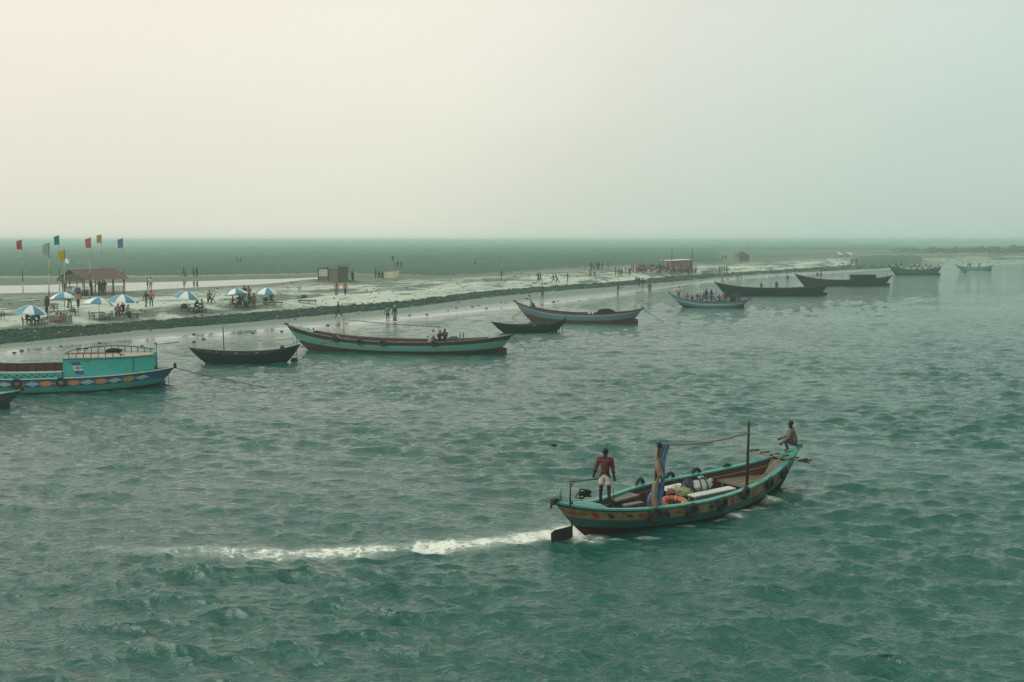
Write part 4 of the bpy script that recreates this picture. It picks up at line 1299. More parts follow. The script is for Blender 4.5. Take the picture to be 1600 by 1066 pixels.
# ---- small dark canoes
def canoe(label, stern, bow, beam, z0, extra=None):
    c = Boat('canoe', label, stern, bow, beam, z0, 2.1, 2.1, (2.0, .9), (2.0, .9), 0, .3, 1.3, 1.5, 'canoe', 'dark canoes moored near the shore')
    c.hull([BLACK, BLACK, DKWOOD], [0, .5, .93, 1.0], 36)
    c.gunwale(DKWOOD, .03, .07, .045, 30)
    c.lining(DKWOOD, .3, -.9, .9); c.floor(DKWOOD, .34, -.9, .9)
    for t in (-.55, -.18, .2, .56): c.thwart(GREYWOOD, t, .14, .93)
    c.deck(DKWOOD, .80, .98, .01, .03, 'bow_deck'); c.deck(DKWOOD, -.98, -.82, .01, .03, 'stern_deck')
    return c
k1 = canoe('small black canoe with a thin pole standing up, between the teal boats', (470, 537.5, 1.34), (295, 543.5, 1.1), 1.75, .74)
pp = k1.local(350.5, 548, .78)
MB().tube([(pp.x, pp.y, .1), (pp.x + .05, pp.y, 2.45)], .035, 6).build('pole', DKWOOD, k1.root)
# outboard gear: long shaft with propeller guard hung over the stern
og = empty('propeller_gear', k1.world((-k1.L / 2 + .28, 0, 0)), 'propeller frame on two thin shafts hanging over the canoe stern', 'propeller gear', None, k1.rz)
MB().tube([(0, .1, -.15), (-.02, .1, 1.9)], .028, 6).build('shaft', STEEL, og)
MB().tube([(.42, .1, -.1), (.36, .1, 1.0)], .026, 6).build('shaft', STEEL, og)
MB().blob((.2, .1, .16), (.26, .07, .16), 10, 6, 0, .1).box((.2, .1, .35), (.5, .05, .05)).build('guard', BLACK, og)
MB().blob((1.05, 0, 1.12), (.16, .12, .13), 10, 8, 0, .12).build('engine', ENGINE, og)
rope('rope', 'cord running from the canoe stern to the long boat\'s bow', [k1.world((-k1.L / 2 + 1.3, 0, 1.2)), at_depth(487, 524, 82)], .016, .15)
k2 = canoe('small black canoe without a pole, in front of the maroon-bottomed boat', (886, 497.5, 1.25), (767, 502.5, 1.05), 1.7, .66)
for dx in (.45, .75):
    MB().tube([(-k2.L / 2 + dx, .0, -.2), (-k2.L / 2 + dx - .05, 0, 1.0)], .03, 5).build('rudder_post', DKWOOD, k2.root)
MB().tube([(k2.L / 2 - 2.2, .2, .95), (k2.L / 2 - .7, -.1, 1.0)], .03, 5).build('paddle_shaft', GREYWOOD, k2.root)
MB().tube([(-k2.L / 2 + .25, 0, 1.1), (-k2.L / 2 + .15, .05, 1.55)], .035, 5).build('stern_peg', DKWOOD, k2.root)

# ---- long boats
def longboat(name, label, stern, bow, beam, z0, mats, cuts, top, NT=40, deckm=None, rud=(.9, .62), ps=2.6, pb=2.4, group='wooden boats moored along the shore', ribs=True):
    c = Boat(name, label, stern, bow, beam, z0, ps, pb, (2.3, .85), (2.1, .95), -.04, .5, 1.8, 2.4, 'boat', group)
    c.hull(mats, cuts, NT)
    c.gunwale(top, .04, .10, .05, 36)
    c.lining(MAROON, .35, -.92, .92); c.floor(GREYWOOD, .38, -.9, .9)
    c.deck(deckm or top, .74, .985, .01, .07, 'bow_deck'); c.deck(deckm or top, -.985, -.80, .01, .05, 'stern_deck')
    if ribs: c.ribs(DKWOOD, [-.7, -.55, -.4, -.25, -.1, .05, .2, .35, .5, .65], .03)
    for t in (-.5, 0, .5): c.thwart(GREYWOOD, t, .18, .9)
    if rud: c.rudder(OXIDE if name == 'river_boat' else BLACK, rud, (-c.L / 2 + 1.35, .5), .55)
    MB().box((-c.L / 2, 0, c.zs + .03), (.2, .12, .18)).build('stern_post', DKWOOD, c.root)
    MB().box((c.L / 2 - .02, 0, c.zb + .03), (.3, .14, .14)).build('stem_head', DKWOOD, c.root)
    return c
TEAL_WORN = paint('worn_teal_paint', (.075, .27, .225), .55, .55, 2.2, (.12, .13, .10), .2)
t5 = longboat('river_boat', 'long weathered teal boat with a horizontal bamboo on two posts and three people aboard', (801, 522.5, 1.52), (447, 507, 2.0), 2.9, .92, [OXIDE, TEAL_WORN, DKWOOD, DKWOOD], [0, .62, .86, .95, 1.0], GREYWOOD, 44, TEAL_TOP)
def post_on(bt_, px, py, z, h, mat, name='pole', r=.04, lean=0.0):
    p_ = bt_.local(px, py, z)
    MB().tube([(p_.x, p_.y, .2), (p_.x + lean, p_.y, z + h)], [r, r * .75], 6).build(name, mat, bt_.root)
    return Vector((p_.x + lean, p_.y, z + h))
pa = post_on(t5, 537.5, 528, .9, 1.72, BAMBOO); pb_ = post_on(t5, 686, 526, .9, 1.05, ORANGEP, lean=.1)
MB().tube([pa + Vector((.1, 0, -.25)), pa.lerp(pb_, .5) + Vector((0, 0, -.34)), pb_ + Vector((-.3, 0, -.28))], .035, 6).build('ridge_pole', BAMBOO, t5.root)
for px in (482, 490): post_on(t5, px, 519, 1.2, .35, DKWOOD, 'mooring_bitt', .07)
for px in (719, 724): post_on(t5, px, 527, 1.0, .35, STEEL, 'engine_pipe', .06)
MB().box((t5.local(722, 528, .9).x, 0, .95), (1.1, .5, .35)).blob((t5.local(722, 528, .9).x, 0, 1.15), (.4, .22, .15), 10, 6, 0, .1).build('engine', ENGINE, t5.root)
for px, py, lb_ in ((524, 531, 'tyre tied at the rope coil on the long weathered teal boat'), (562, 533, 'small dark tyre on the long weathered teal boat, aft of the forward post'), (598, 534, 'dark tyre amidships on the long weathered teal boat'), (679, 536, 'dark tyre below the seated people on the long weathered teal boat')):
    sd = 1 if t5.world((0, 1, 0)).y < t5.world((0, -1, 0)).y else -1
    q = min((abs(proj(t5.world(t5.pt(i / 100, .95, sd)))[0] - px), i / 100) for i in range(-90, 92))[1]
    tyre(t5.world(t5.pt(q, .95, sd, -.10)), t5.rz, lb_, 'tyres on the long weathered teal boat', 1.15)
o = MB()
for i in range(4): o.torus((0, .04 * i, -.03 * i), .26 + .02 * i, .025, (.2, 1, .1), 18, 5)
o = o.build('rope_coil', paint('pale_rope', (.36, .34, .25), .9, .4, 10)); o.location = at_depth(527, 530, at(527, 530, .95).y - .4); tag(o, 'coil of rope hung on the gunwale of the long weathered teal boat', 'rope')
rope('rope', 'rope from the long teal boat\'s side to the black canoe', [at_depth(521, 532, 76), at_depth(470, 542, 72)], .03, .1)
rope('rope', 'mooring line off the stern of the long weathered teal boat', [t5.world((-t5.L / 2, 0, 1.4)), at(824, 549.5, -.05)], .02, .05)
rope('rope', 'rope hanging down from the bow of the long weathered teal boat', [t5.world((t5.L / 2 - .5, 0, 1.9)), at_depth(459, 536, 73.5), at(462, 570, 0)], .02, .0)

BLUEW = paint('worn_blue_paint', (.055, .16, .20), .55, .6, 2.5, (.11, .17, .17))
DARKRED = paint('hull_red', (.085, .02, .02), .6, .4, 3, (.07, .02, .02))
t7 = longboat('river_boat', 'blue banded boat with a red bottom and a man standing at its bow', (1004, 482, 1.6), (804, 471, 2.1), 2.6, .98, [DARKRED, BLUEW, STRIPE, MAROON], [0, .66, .90, .935, 1.0], MAROON, 40, BLUEW)
p_ = t7.local(950, 489, 1.0)
MB().blob((p_.x, 0, 1.05), (1.05, .75, .45), 14, 8, 0, .12).build('tarp_cover', BLACK, t7.root)
for px in (921, 926, 939): post_on(t7, px, 489, 1.0, .12, WHITEP, 'white_post', .1)
pq = post_on(t7, 992, 483, 1.4, .55, DKWOOD, 'tiller_post', .035)
MB().tube([pq, pq + Vector((-1.6, 0, .03))], .025, 5).build('tiller', DKWOOD, t7.root)
MB().box((t7.local(845, 480, 1.3).x, 0, 1.45), (.5, .45, .5)).blob((t7.local(845, 480, 1.3).x, 0, 1.8), (.2, .2, .2), 8, 6, 0, .2).build('engine', ENGINE, t7.root)
oar = MB().tube([at_depth(827, 478.5, at(827, 478.5, 1.6).y), at_depth(800, 496.5, at(800, 496.5, 0).y)], .055, 6).build('oar', ORANGEP)
tag(oar, 'orange wooden oar slanting from the blue banded boat into the shallows', 'oar')
rope('rope', 'mooring line from the stern of the blue banded boat', [t7.world((-t7.L / 2, 0, 1.55)), at(1038, 503.5, -.05)], .025, .05)

t8 = longboat('ferry_boat', 'crowded blue passenger boat with a pale stripe coming in to the shore', (1172, 467, 1.15), (1046, 458.5, 1.75), 2.3, .72, [OXIDE, BLUEW, STRIPE, BLUEW], [0, .55, .76, .86, 1.0], BLUEW, 34, BLUEW, (.6, .5), group=None)
post_on(t8, 1070, 463, .9, 1.55, DKWOOD, 'mast', .035); post_on(t8, 1119, 468, .8, 1.5, BLUEP, 'pole', .06); post_on(t8, 1164, 467, .9, .55, DKWOOD, 'pole', .03)
t9 = longboat('barge', 'very long dark bare-hulled boat behind the crowded passenger boat', (1294, 444.5, 1.75), (1117, 441, 2.1), 3.2, 1.15, [BLACK, BLACK, BLACK, DKWOOD], [0, .5, .8, .95, 1.0], BLACK, 38, BLACK, (1.2, .8))
t10 = longboat('barge', 'long dark boat with a low black cabin near its stern', (1393, 431, 1.9), (1242, 428, 2.3), 3.3, 1.1, [BLACK, BLACK, BLACK, DKWOOD], [0, .5, .8, .95, 1.0], BLACK, 38, BLACK, (1.1, .8))
xa, xc = t10.local(1378, 438, 1.2).x, t10.local(1343, 438, 1.2).x
MB().box(((xa + xc) / 2, 0, 1.55), (abs(xc - xa), 2.3, .95)).build('cabin', BLACK, t10.root)
MB().sheet([[Vector((x, q * 1.3, 2.05 + .12 * (1 - q * q))) for x in (xa - .15, (xa + xc) / 2, xc + .15)] for q in (-1, -.5, 0, .5, 1)]).build('cabin_roof', DKWOOD, t10.root)
for i in range(3):
    MB().box((xa + (xc - xa) * (.2 + .3 * i), -1.17, 1.55), (.7, .05, .4)).build('window', STEEL, t10.root)
post_on(t10, 1386, 430, 1.7, .75, DKWOOD, 'pole', .05)
rope('rope', 'long mooring line trailing from the dark boat with a cabin', [at(1312, 447.5, .6), at(1364, 461, -.05)], .035, .1)
t11 = longboat('ferry_boat', 'distant boat packed with passengers, second from the right', (1472, 416, 2.2), (1388, 413.5, 2.6), 2.9, 1.3, [BLACK, TEAL_DARK, TEAL_DARK, DKWOOD], [0, .5, .8, .95, 1.0], TEAL_DARK, 28, None, (1.0, .7), group='distant boats carrying passengers', ribs=False)
t12 = longboat('ferry_boat', 'farthest boat at the right with three people standing', (1553, 414, 1.6), (1492, 413.5, 1.6), 2.6, .85, [BLACK, TEAL_WORN, TEAL_WORN, DKWOOD], [0, .45, .8, .95, 1.0], TEAL_WORN, 28, None, (.8, .6), group='distant boats carrying passengers', ribs=False)
# channel buoy
by = empty('buoy', at(1507.5, 426, 0), 'small dark buoy floating alone near the farthest boats', 'buoy')
MB().tube([(0, 0, -.3), (0, 0, .05), (0, 0, .3), (0, 0, .45)], [.5, .55, .45, .25], 12).build('float', DKWOOD, by)
MB().tube([(0, 0, .4), (0, 0, .95)], .06, 6).blob((0, 0, 1.02), (.14, .14, .14), 8, 6).build('topmark', DKWOOD, by)
rope('rope', 'mooring line from the large teal boat\'s stern slanting into the river', [cb.world((-cb.L / 2, 0, 1.1)), at(330, 589, .45), at(420, 606, -.05)], .022, .02)
rope('rope', 'anchor rope from the boat stern at the left edge', [lbt.world((-lbt.L / 2 + .9, 0, .55)), at(60, 634, .3), at(118, 647, -.05)], .022, .03)
# ------------------------------------------------------------------ beach furniture
U_BLUE = paint('umbrella_blue', (.06, .27, .42), .6, .25, 6, (.10, .30, .45))
U_WHITE = paint('umbrella_white', (.80, .81, .78), .65, .2, 6, (.5, .52, .5))
POLE = paint('umbrella_pole', (.35, .36, .34), .4, .3, 10)
def make_umbrella(tilt, rz, loc, label, h=2.08, R=1.34):
    u = empty('beach_umbrella', loc, label, 'umbrella', 'striped umbrellas on the beach', rz)
    MB().tube([(0, 0, -.15), (0, 0, h - .1)], .024, 6).build('pole', POLE, u)
    top = bpy.data.objects.new('canopy', None)
    Mt = Matrix.Translation((0, 0, h - .5)) @ Euler((tilt, 0, 0)).to_matrix().to_4x4()
    bpy.data.objects.remove(top)
    for k in range(8):
        rows = []
        for i in range(7):
            t = i / 6
            r = R * t; z = .50 - .62 * t ** 1.75
            row = []
            for j in range(5):
                a = 2 * PI * (k + j / 4) / 8
                sagf = 1 - .045 * math.sin(PI * j / 4) * t
                zz = z - (.02 * math.sin(PI * j / 4) * t) + (.03 * (abs(j - 2) / 2) if i == 6 else 0) * 0
                row.append(Mt @ Vector((r * sagf * math.cos(a), r * sagf * math.sin(a), zz)))
            rows.append(row)
        # short hanging valance
        rows.append([p + Vector((0, 0, -.07)) for p in rows[-1]])
        MB().sheet(rows[::-1]).build('panel', U_BLUE if k % 2 else U_WHITE, u)
        a = 2 * PI * k / 8
        MB().tube([Mt @ Vector((.03, 0, .40)), Mt @ Vector((R * .97 * math.cos(a), R * .97 * math.sin(a), -.115))], .010, 4).build('rib', POLE, u)
    MB().tube([Mt @ Vector((0, 0, .48)), Mt @ Vector((0, 0, .60))], [.035, .012], 6).build('finial', POLE, u)
    return u
for x, y, tl_, rz, lb_ in ((-17, 492, .05, .3, 'striped umbrella cut by the left edge, only its rim showing'), (50, 512, .16, 1.25, 'blue and white umbrella nearest the river, over two seated people'), (101, 489, -.1, .25, 'blue and white umbrella in front of the pavilion\'s left end'), (155.5, 497, .14, 1.95, 'tilted blue and white umbrella over the empty brown chairs'),
                          (192.5, 492, .12, 1.2, 'blue and white umbrella over three people by the sunbed'), (292, 485, .18, 1.1, 'blue and white umbrella standing alone over the two facing benches'), (369.5, 479.5, -.12, .8, 'blue and white umbrella over the busy group of seated people'), (417.5, 477, .1, .65, 'blue and white umbrella over the person in rust red')):
    make_umbrella(tl_, rz + .2, ground(x, y), lb_)
fu = empty('folded_umbrella', ground(469, 467.5), 'folded blue umbrella standing beside an empty sunbed', 'umbrella')
MB().tube([(0, 0, -.1), (0, 0, 2.1)], .024, 6).build('pole', POLE, fu)
for k in range(8):
    a0 = 2 * PI * k / 8
    rows = []
    for i in range(6):
        t = i / 5
        r = .05 + .20 * t ** 1.3
        rows.append([Vector((r * (1 - .4 * math.sin(PI * j / 2)) * math.cos(a0 + PI / 4 * j / 2), r * (1 - .4 * math.sin(PI * j / 2)) * math.sin(a0 + PI / 4 * j / 2), 2.05 - 1.25 * t)) for j in range(3)])
    MB().sheet(rows[::-1]).build('panel', U_BLUE if k % 3 else U_WHITE, fu)
# plastic chairs
CHAIR = paint('brown_plastic', (.045, .022, .02), .4, .2, 9)
def chair_parts():
    seat = MB().box((0, 0, .42), (.44, .42, .035)).box((0, .20, .40), (.44, .03, .07)).mesh('seat')
    bk = MB()
    for i in range(5):
        bk.tube([(-.16 + .08 * i, -.20, .44), (-.15 + .075 * i, -.27, .80)], .016, 4)
    bk.tube([(-.21, -.20, .42), (-.22, -.26, .72), (-.13, -.285, .86), (0, -.29, .885), (.13, -.285, .86), (.22, -.26, .72), (.21, -.20, .42)], .026, 5)
    arm = [MB().tube([(s_ * .22, -.24, .66), (s_ * .25, .05, .64), (s_ * .24, .20, .58), (s_ * .22, .20, .42)], .02, 5).mesh('armrest') for s_ in (-1, 1)]
    leg = [MB().tube([(sx * .19, sy * .18, .42), (sx * .235, sy * .23, 0)], [.03, .022], 5).mesh('leg') for sx in (-1, 1) for sy in (-1, 1)]
    return seat, bk.mesh('backrest'), arm, leg
C_SEAT, C_BACK, C_ARM, C_LEG = chair_parts()
def chair(px, py, face, label, group='plastic chairs on the beach', mat=None):
    c = empty('plastic_chair', ground(px, py), label, 'chair', group, math.radians(face))
    for nm, me in [('seat', C_SEAT), ('backrest', C_BACK)] + [('armrest', m_) for m_ in C_ARM] + [('leg', m_) for m_ in C_LEG]:
        if not me.materials: me.materials.append(CHAIR)
        link_mesh(nm, me, None, c)
    return c
chair(1.5, 501, 60, 'dark plastic chair cut by the left edge')
chair(40, 510, -75, 'brown plastic chair under the person in black at the nearest umbrella')
chair(65, 510.5, 70, 'brown plastic chair under the person in red check at the nearest umbrella')
chair(70, 507, 100, 'brown plastic chair with its back to the red print banner')
chair(113.5, 493.5, 20, 'left one of two brown chairs right of the banner stall', )
chair(118, 494, -20, 'right one of two brown chairs right of the banner stall')
chair(143.5, 500, -70, 'leftmost brown chair at the empty table')
chair(160, 501, 10, 'middle brown chair at the empty table, back to the river')
chair(171, 500.5, 75, 'rightmost brown chair at the empty table')
chair(80, 488, 160, 'dark chair behind the banner stall, on its left'); chair(87, 488.5, 200, 'dark chair behind the banner stall, on its right')
chair(327.5, 474, 10, 'dark chair under the person in teal sitting alone')
chair(363, 481.5, -70, 'dark chair under the boy in navy'); chair(384, 482, 0, 'dark chair under the person in light blue'); chair(374.5, 480.5, 180, 'dark chair behind the busy umbrella table'); chair(391, 480.5, 60, 'dark chair at the right of the busy umbrella table')
def table(px, py, label, size=(1.0, .8), h=.74, top=None, rz=0.0):
    t_ = empty('table', ground(px, py), label, 'table', 'tables on the beach', rz)
    MB().box((0, 0, h), (size[0], size[1], .04)).build('table_top', top or CHAIR, t_)
    for sx in (-1, 1):
        for sy in (-1, 1):
            MB().tube([(sx * (size[0] / 2 - .08), sy * (size[1] / 2 - .08), h), (sx * (size[0] / 2 - .05), sy * (size[1] / 2 - .05), 0)], .028, 5).build('leg', CHAIR, t_)
    return t_
table(51.5, 508, 'white topped table under the nearest umbrella', top=WHITEP)
table(154, 500, 'empty dark table between the three brown chairs', (1.15, .8), top=GREYWOOD)
table(377, 481, 'table hidden among the people under the busy umbrella')
# snack stall with cloth front and printed banner
g0 = ground(93, 505.5)
st_ = empty('snack_stall', g0, 'low stall with a pale cloth front and a red printed banner', 'stall', None, .12)
MB().box((0, .45, .78), (1.75, .9, .04)).build('counter_top', WHITEP, st_)
CLOTHM = paint('stall_cloth', (.20, .25, .25), .9, .5, 5, (.36, .38, .36), .3)
fr = [[Vector((-.9 + 1.8 * j / 24, .03 * math.sin(j * 1.1) - .02, z)) for j in range(25)] for z in (.78, .4, .02)]
MB().sheet(fr[::-1]).build('front_cloth', CLOTHM, st_)
MB().sheet([[Vector((s_, y, z)) for y in (0, .9)] for s_ in (.9,) for z in (.78, .02)]).build('side_cloth', CLOTHM, st_)
BANR = paint('banner_red', (.22, .03, .035), .7, .4, 4, (.30, .12, .11))
MB().sheet([[Vector((x, -.06, z)) for x in (.06, .62)] for z in (.14, .82)]).build('banner', BANR, st_)
MB().sheet([[Vector((x, -.055, z)) for x in (-.52, -.02)] for z in (.04, .36)]).build('banner', BANR, st_)
pr = MB()
def curve_strip(pts, w_):
    for a, b_ in zip(pts[:-1], pts[1:]):
        d = (Vector(b_) - Vector(a)).normalized(); nn = Vector((-d.z, 0, d.x)) * w_
        pr.add([Vector(a) - nn, Vector(a) + nn, Vector(b_) + nn, Vector(b_) - nn], [(0, 1, 2, 3), (3, 2, 1, 0)])
curve_strip([(.12, -.066, .74), (.40, -.066, .745)], .015)
curve_strip([(.14, -.066, .58), (.2, -.066, .64), (.28, -.066, .63), (.30, -.066, .57), (.22, -.066, .50), (.15, -.066, .42), (.22, -.066, .36), (.32, -.066, .37)], .02)
curve_strip([(.54, -.066, .62), (.46, -.066, .64), (.41, -.066, .58), (.47, -.066, .51), (.53, -.066, .46), (.48, -.066, .38), (.40, -.066, .38)], .02)
curve_strip([(.26, -.066, .22), (.54, -.066, .225)], .03)
pr.build('printed_letters', WHITEP, st_)
for sx in (-.85, .85):
    for yy in (.06, .85): MB().tube([(sx, yy, 0), (sx, yy, .78)], .025, 5).build('leg', GREYWOOD, st_)
for i, (x, y_, r_, c_) in enumerate(((-.55, .3, .14, WHITEP), (-.30, .35, .10, STEEL), (.0, .5, .12, STEEL), (.3, .4, .09, STEEL), (.55, .5, .11, GREYWOOD))):
    o = MB().tube([(0, 0, 0), (0, 0, r_ * 1.4), (0, 0, r_ * 1.9)], [r_, r_ * 1.05, r_ * .5], 10).build('cooking_pot', c_)
    o.location = st_.matrix_world @ Vector((0, 0, 0)) if False else Vector(g0) + Vector((x * math.cos(.12) - y_ * math.sin(.12), x * math.sin(.12) + y_ * math.cos(.12), .80))
    tag(o, ('white pot at the left end of the snack stall counter', 'small steel pot second from the left on the snack stall', 'steel pot in the middle of the snack stall counter', 'small steel pot right of the middle on the snack stall', 'grey pot at the right end of the snack stall counter')[i], 'pot', 'pots on the snack stall')
o = MB().tube([(0, 0, 0), (0, 0, .26), (0, 0, .34), (0, 0, .42)], [.14, .15, .06, .05], 10).build('water_jug', WHITEP); o.location = ground(109.5, 502); tag(o, 'white water jug on the sand right of the banner stall', 'jug')
# wooden sunbeds
def sunbed(pxa, pya, pxb, pyb, label, back=True, w_=.62, h=.40):
    a, c = ground(pxa, pya), ground(pxb, pyb)
    d = c - a; Ld = max(1.5, Vector((d.x, d.y, 0)).length)
    if Ld > 2.6:
        Ld = 2.3
    mid = (a + c) / 2
    s_ = empty('sunbed', mid, label, 'sunbed', 'wooden sunbeds on the beach', math.atan2(d.y, d.x) if abs(d.y) < 1.5 else .25)
    for i in range(5):
        MB().box((0, -w_ / 2 + w_ * (i + .5) / 5, h), (Ld, w_ / 5 - .015, .035)).build('slat', GREYWOOD, s_)
    MB().box((0, -w_ / 2 - .01, h - .05), (Ld, .04, .08)).box((0, w_ / 2 + .01, h - .05), (Ld, .04, .08)).build('frame', DKWOOD, s_)
    for x in (-.42, .1, .44):
        for sy in (-1, 1): MB().box((x * Ld, sy * (w_ / 2 - .05), h / 2 - .03), (.06, .06, h - .02)).build('leg', DKWOOD, s_)
    if back:
        MB().box((-Ld / 2 + .22, 0, h + .30), (.72, w_, .05), (0, .85, 0)).build('backrest', DKWOOD, s_)
        MB().tube([(-Ld / 2 + .05, 0, h), (-Ld / 2 + .12, 0, h + .42)], .025, 5).build('prop', DKWOOD, s_)
    return s_
sunbed(177, 497, 219, 496, 'wooden sunbed with raised back under three seated people')
sunbed(283, 486, 303, 487.5, 'wooden bench on the left under the lone umbrella', False); sunbed(303, 490, 321, 489, 'wooden bench on the right under the lone umbrella', False)
sunbed(410, 477, 443, 478.5, 'wooden sunbed under the person in rust red')
sunbed(465, 474, 495, 474, 'empty wooden sunbed beside the folded umbrella')
o = MB().blob((0, 0, .30), (.38, .26, .28), 12, 8, 0, .06).build('backpack', DKWOOD); o.location = ground(288, 487) + Vector((0, 0, .30)); tag(o, 'dark rounded bundle leaning on the left bench under the lone umbrella', 'bundle')
o = MB().blob((0, 0, .2), (.42, .3, .22), 12, 8, 0, .15).build('bag', NAVYM := paint('navy_cloth', (.02, .035, .06), .85, .4, 8)); o.location = ground(475, 470.5) + Vector((0, 0, .35)); tag(o, 'dark blue bag heaped on the empty sunbed at the folded umbrella', 'bag')
o = MB().blob((0, 0, .2), (.35, .3, .24), 10, 8, 0, .15).build('bag', DKWOOD); o.location = ground(416, 475.5) + Vector((0, 0, .38)); tag(o, 'dark bag on the sunbed left of the person in rust red', 'bag')
# folding easel-like chair beside the person in teal
dk_ = empty('deck_chair', ground(333, 473.5), 'folding deck chair with pale cloth beside the person in teal', 'chair', None, .4)
for sy in (-.28, .28):
    MB().tube([(-.25, sy, 0), (.35, sy, 1.25)], .028, 5).tube([(.3, sy, 0), (-.15, sy, .62)], .025, 5).build('frame', DKWOOD, dk_)
MB().sheet([[Vector((-.18 + .50 * t + .06 * math.sin(PI * t), sy, .25 + .95 * t)) for t in (0, .25, .5, .75, 1)] for sy in (-.27, .27)]).build('cloth', WHITEP, dk_)

# ------------------------------------------------------------------ pavilion
gN = ground(132.4, 463)
rdir = Vector((gN.x, gN.y, 0)).normalized(); edir = Vector((rdir.y, -rdir.x, 0))
th_ = math.radians(30)
fx = edir * math.cos(th_) + rdir * math.sin(th_)
pv = empty('pavilion', gN, 'open bamboo pavilion with a rust-brown sheet roof behind the umbrellas', 'pavilion', None, math.atan2(fx.y, fx.x))
PL, PW, EV, RG = 5.3, 4.9, 2.05, 3.15                      # long side, gable side, eave, ridge
RUST = paint('rusty_sheet', (.17, .085, .07), .65, .6, 2.2, (.10, .085, .075), .2)
THATCH = paint('thatch', (.085, .075, .055), .95, .6, 7, (.15, .13, .09), .6)
def slope(u, s_, dz=0):                                     # u along, s_ 0 ridge..1 eave overhang, front slope
    y = PW / 2 - (PW / 2 + .35) * s_
    return Vector((u, y, RG - (RG - EV + .12) * s_ + dz))
NP = 7
for k in range(NP):
    u0, u1 = -.45 + (PL + .9) * k / NP, -.45 + (PL + .9) * (k + 1) / NP + .05
    for front in (True, False):
        R = []
        for i in range(13):
            u = u0 + (u1 - u0) * i / 12
            r = []
            for s_ in (0, .5, 1):
                p_ = slope(u, s_, .018 * math.cos(i * PI) + .012 * (k % 2) + rnd.uniform(-.004, .004))
                if not front: p_.y = PW - p_.y
                r.append(p_)
            R.append(r)
        MB().sheet(R if not front else R[::-1]).build('roof_sheet', RUST, pv)
MB().tube([(-.5, PW / 2, RG + .03), (PL + .5, PW / 2, RG + .03)], .07, 6).build('ridge_cap', paint('ridge_plastic', (.30, .42, .45), .5, .3, 5), pv)
# gable filled with woven thatch
gm = MB()
for i in range(90):
    s_ = rnd.random(); side = rnd.choice((-1, 1))
    y = PW / 2 + side * (PW / 2 + .2) * s_
    zt = RG - .08 - (RG - EV) * s_
    z = EV - .05 + (zt - EV) * rnd.random()
    gm.box((-.30 + rnd.uniform(-.05, .05), y, z), (.05, rnd.uniform(.3, .7), rnd.uniform(.10, .2)), (rnd.uniform(-.6, .6), 0, 0))
tag(gm.build('gable_thatch', THATCH, pv), kind='stuff')
fl = MB()
for i in range(30):
    fl.box((-.42, -.35 + (PW + .7) * i / 29, EV - .12 + .06 * math.sin(i * 1.9)), (.10, .16, .38), (rnd.uniform(-.2, .2), .15, 0))
tag(fl.build('eave_thatch', THATCH, pv), kind='stuff')
posts = [(0, 0), (PL * .27, 0), (PL * .34, 0), (PL * .70, 0), (PL, 0), (0, PW * .33), (0, PW * .66), (0, PW), (PL, PW), (PL, PW / 2), (PL / 2, PW)]
for x, y in posts:
    zt = EV + (RG - EV) * (1 - abs(y - PW / 2) / (PW / 2)) - .06
    MB().tube([(x, y, -.1), (x, y, zt)], .055, 6).build('post', DKWOOD, pv)
for (x0, y0, x1, y1) in ((0, 0, PL, 0), (0, 0, 0, PW), (PL, 0, PL, PW), (0, PW, PL, PW)):
    MB().tube([(x0, y0, EV - .05), (x1, y1, EV - .05)], .05, 5).build('eave_beam', DKWOOD, pv)
def lattice(x0, y0, x1, y1, nx, z0=.12, z1=1.0, nz=4):
    a, c = Vector((x0, y0, 0)), Vector((x1, y1, 0))
    for i in range(nx + 1):
        p_ = a.lerp(c, i / nx)
        MB().tube([p_ + Vector((0, 0, z0 - .1)), p_ + Vector((0, 0, z1))], .022, 4, smooth=False).build('rail_post', BAMBOO, pv)
    for i in range(nz):
        z = z0 + (z1 - z0) * (i + 1) / nz
        MB().tube([a + Vector((0, 0, z)), c + Vector((0, 0, z))], .022, 4, smooth=False).build('rail', BAMBOO, pv)
lattice(PL * .36, -.05, PL * .99, -.05, 10); lattice(PL * .02, -.05, PL * .26, -.05, 4); lattice(-.05, PW * .03, -.05, PW * .5, 4); lattice(PL + .05, 0, PL + .05, PW, 8); lattice(0, PW + .05, PL, PW + .05, 10)
MB().sheet([[Vector((-.1, PW * .52, z)), Vector((-.1, PW * 1.0, z))] for z in (.05, 1.02)]).build('counter_front', paint('faded_sheet', (.16, .24, .23), .8, .5, 4, (.30, .34, .32)), pv)
MB().box((-.05, PW * .76, 1.05), (.4, PW * .5, .05)).build('counter_top', GREYWOOD, pv)
o = MB().tube([(0, 0, 0), (0, 0, .35), (0, 0, .7), (0, 0, 1.0)], [.34, .36, .36, .34], 14).torus((0, 0, .35), .365, .015, n=16, m=5).torus((0, 0, .68), .365, .015, n=16, m=5).build('drum', BLUEP)
o.location = pv.matrix_world @ Vector((0, 0, 0)) if False else gN + fx * .1 + Vector((-fx.y, fx.x, 0)) * (PW * .36); tag(o, 'blue drum standing at the left side of the pavilion', 'drum')
for sx, w_, lb_ in ((.8, 1.2, 'dark wooden chest at the front of the pavilion'),):
    o = empty('chest', gN + fx * sx + Vector((-fx.y, fx.x, 0)) * .9, lb_, 'chest', None, pv.rotation_euler.z)
    MB().box((0, 0, .30), (w_, .6, .60)).build('chest_body', DKWOOD, o); MB().box((0, 0, .63), (w_ + .06, .66, .06)).build('chest_lid', MAROON, o)

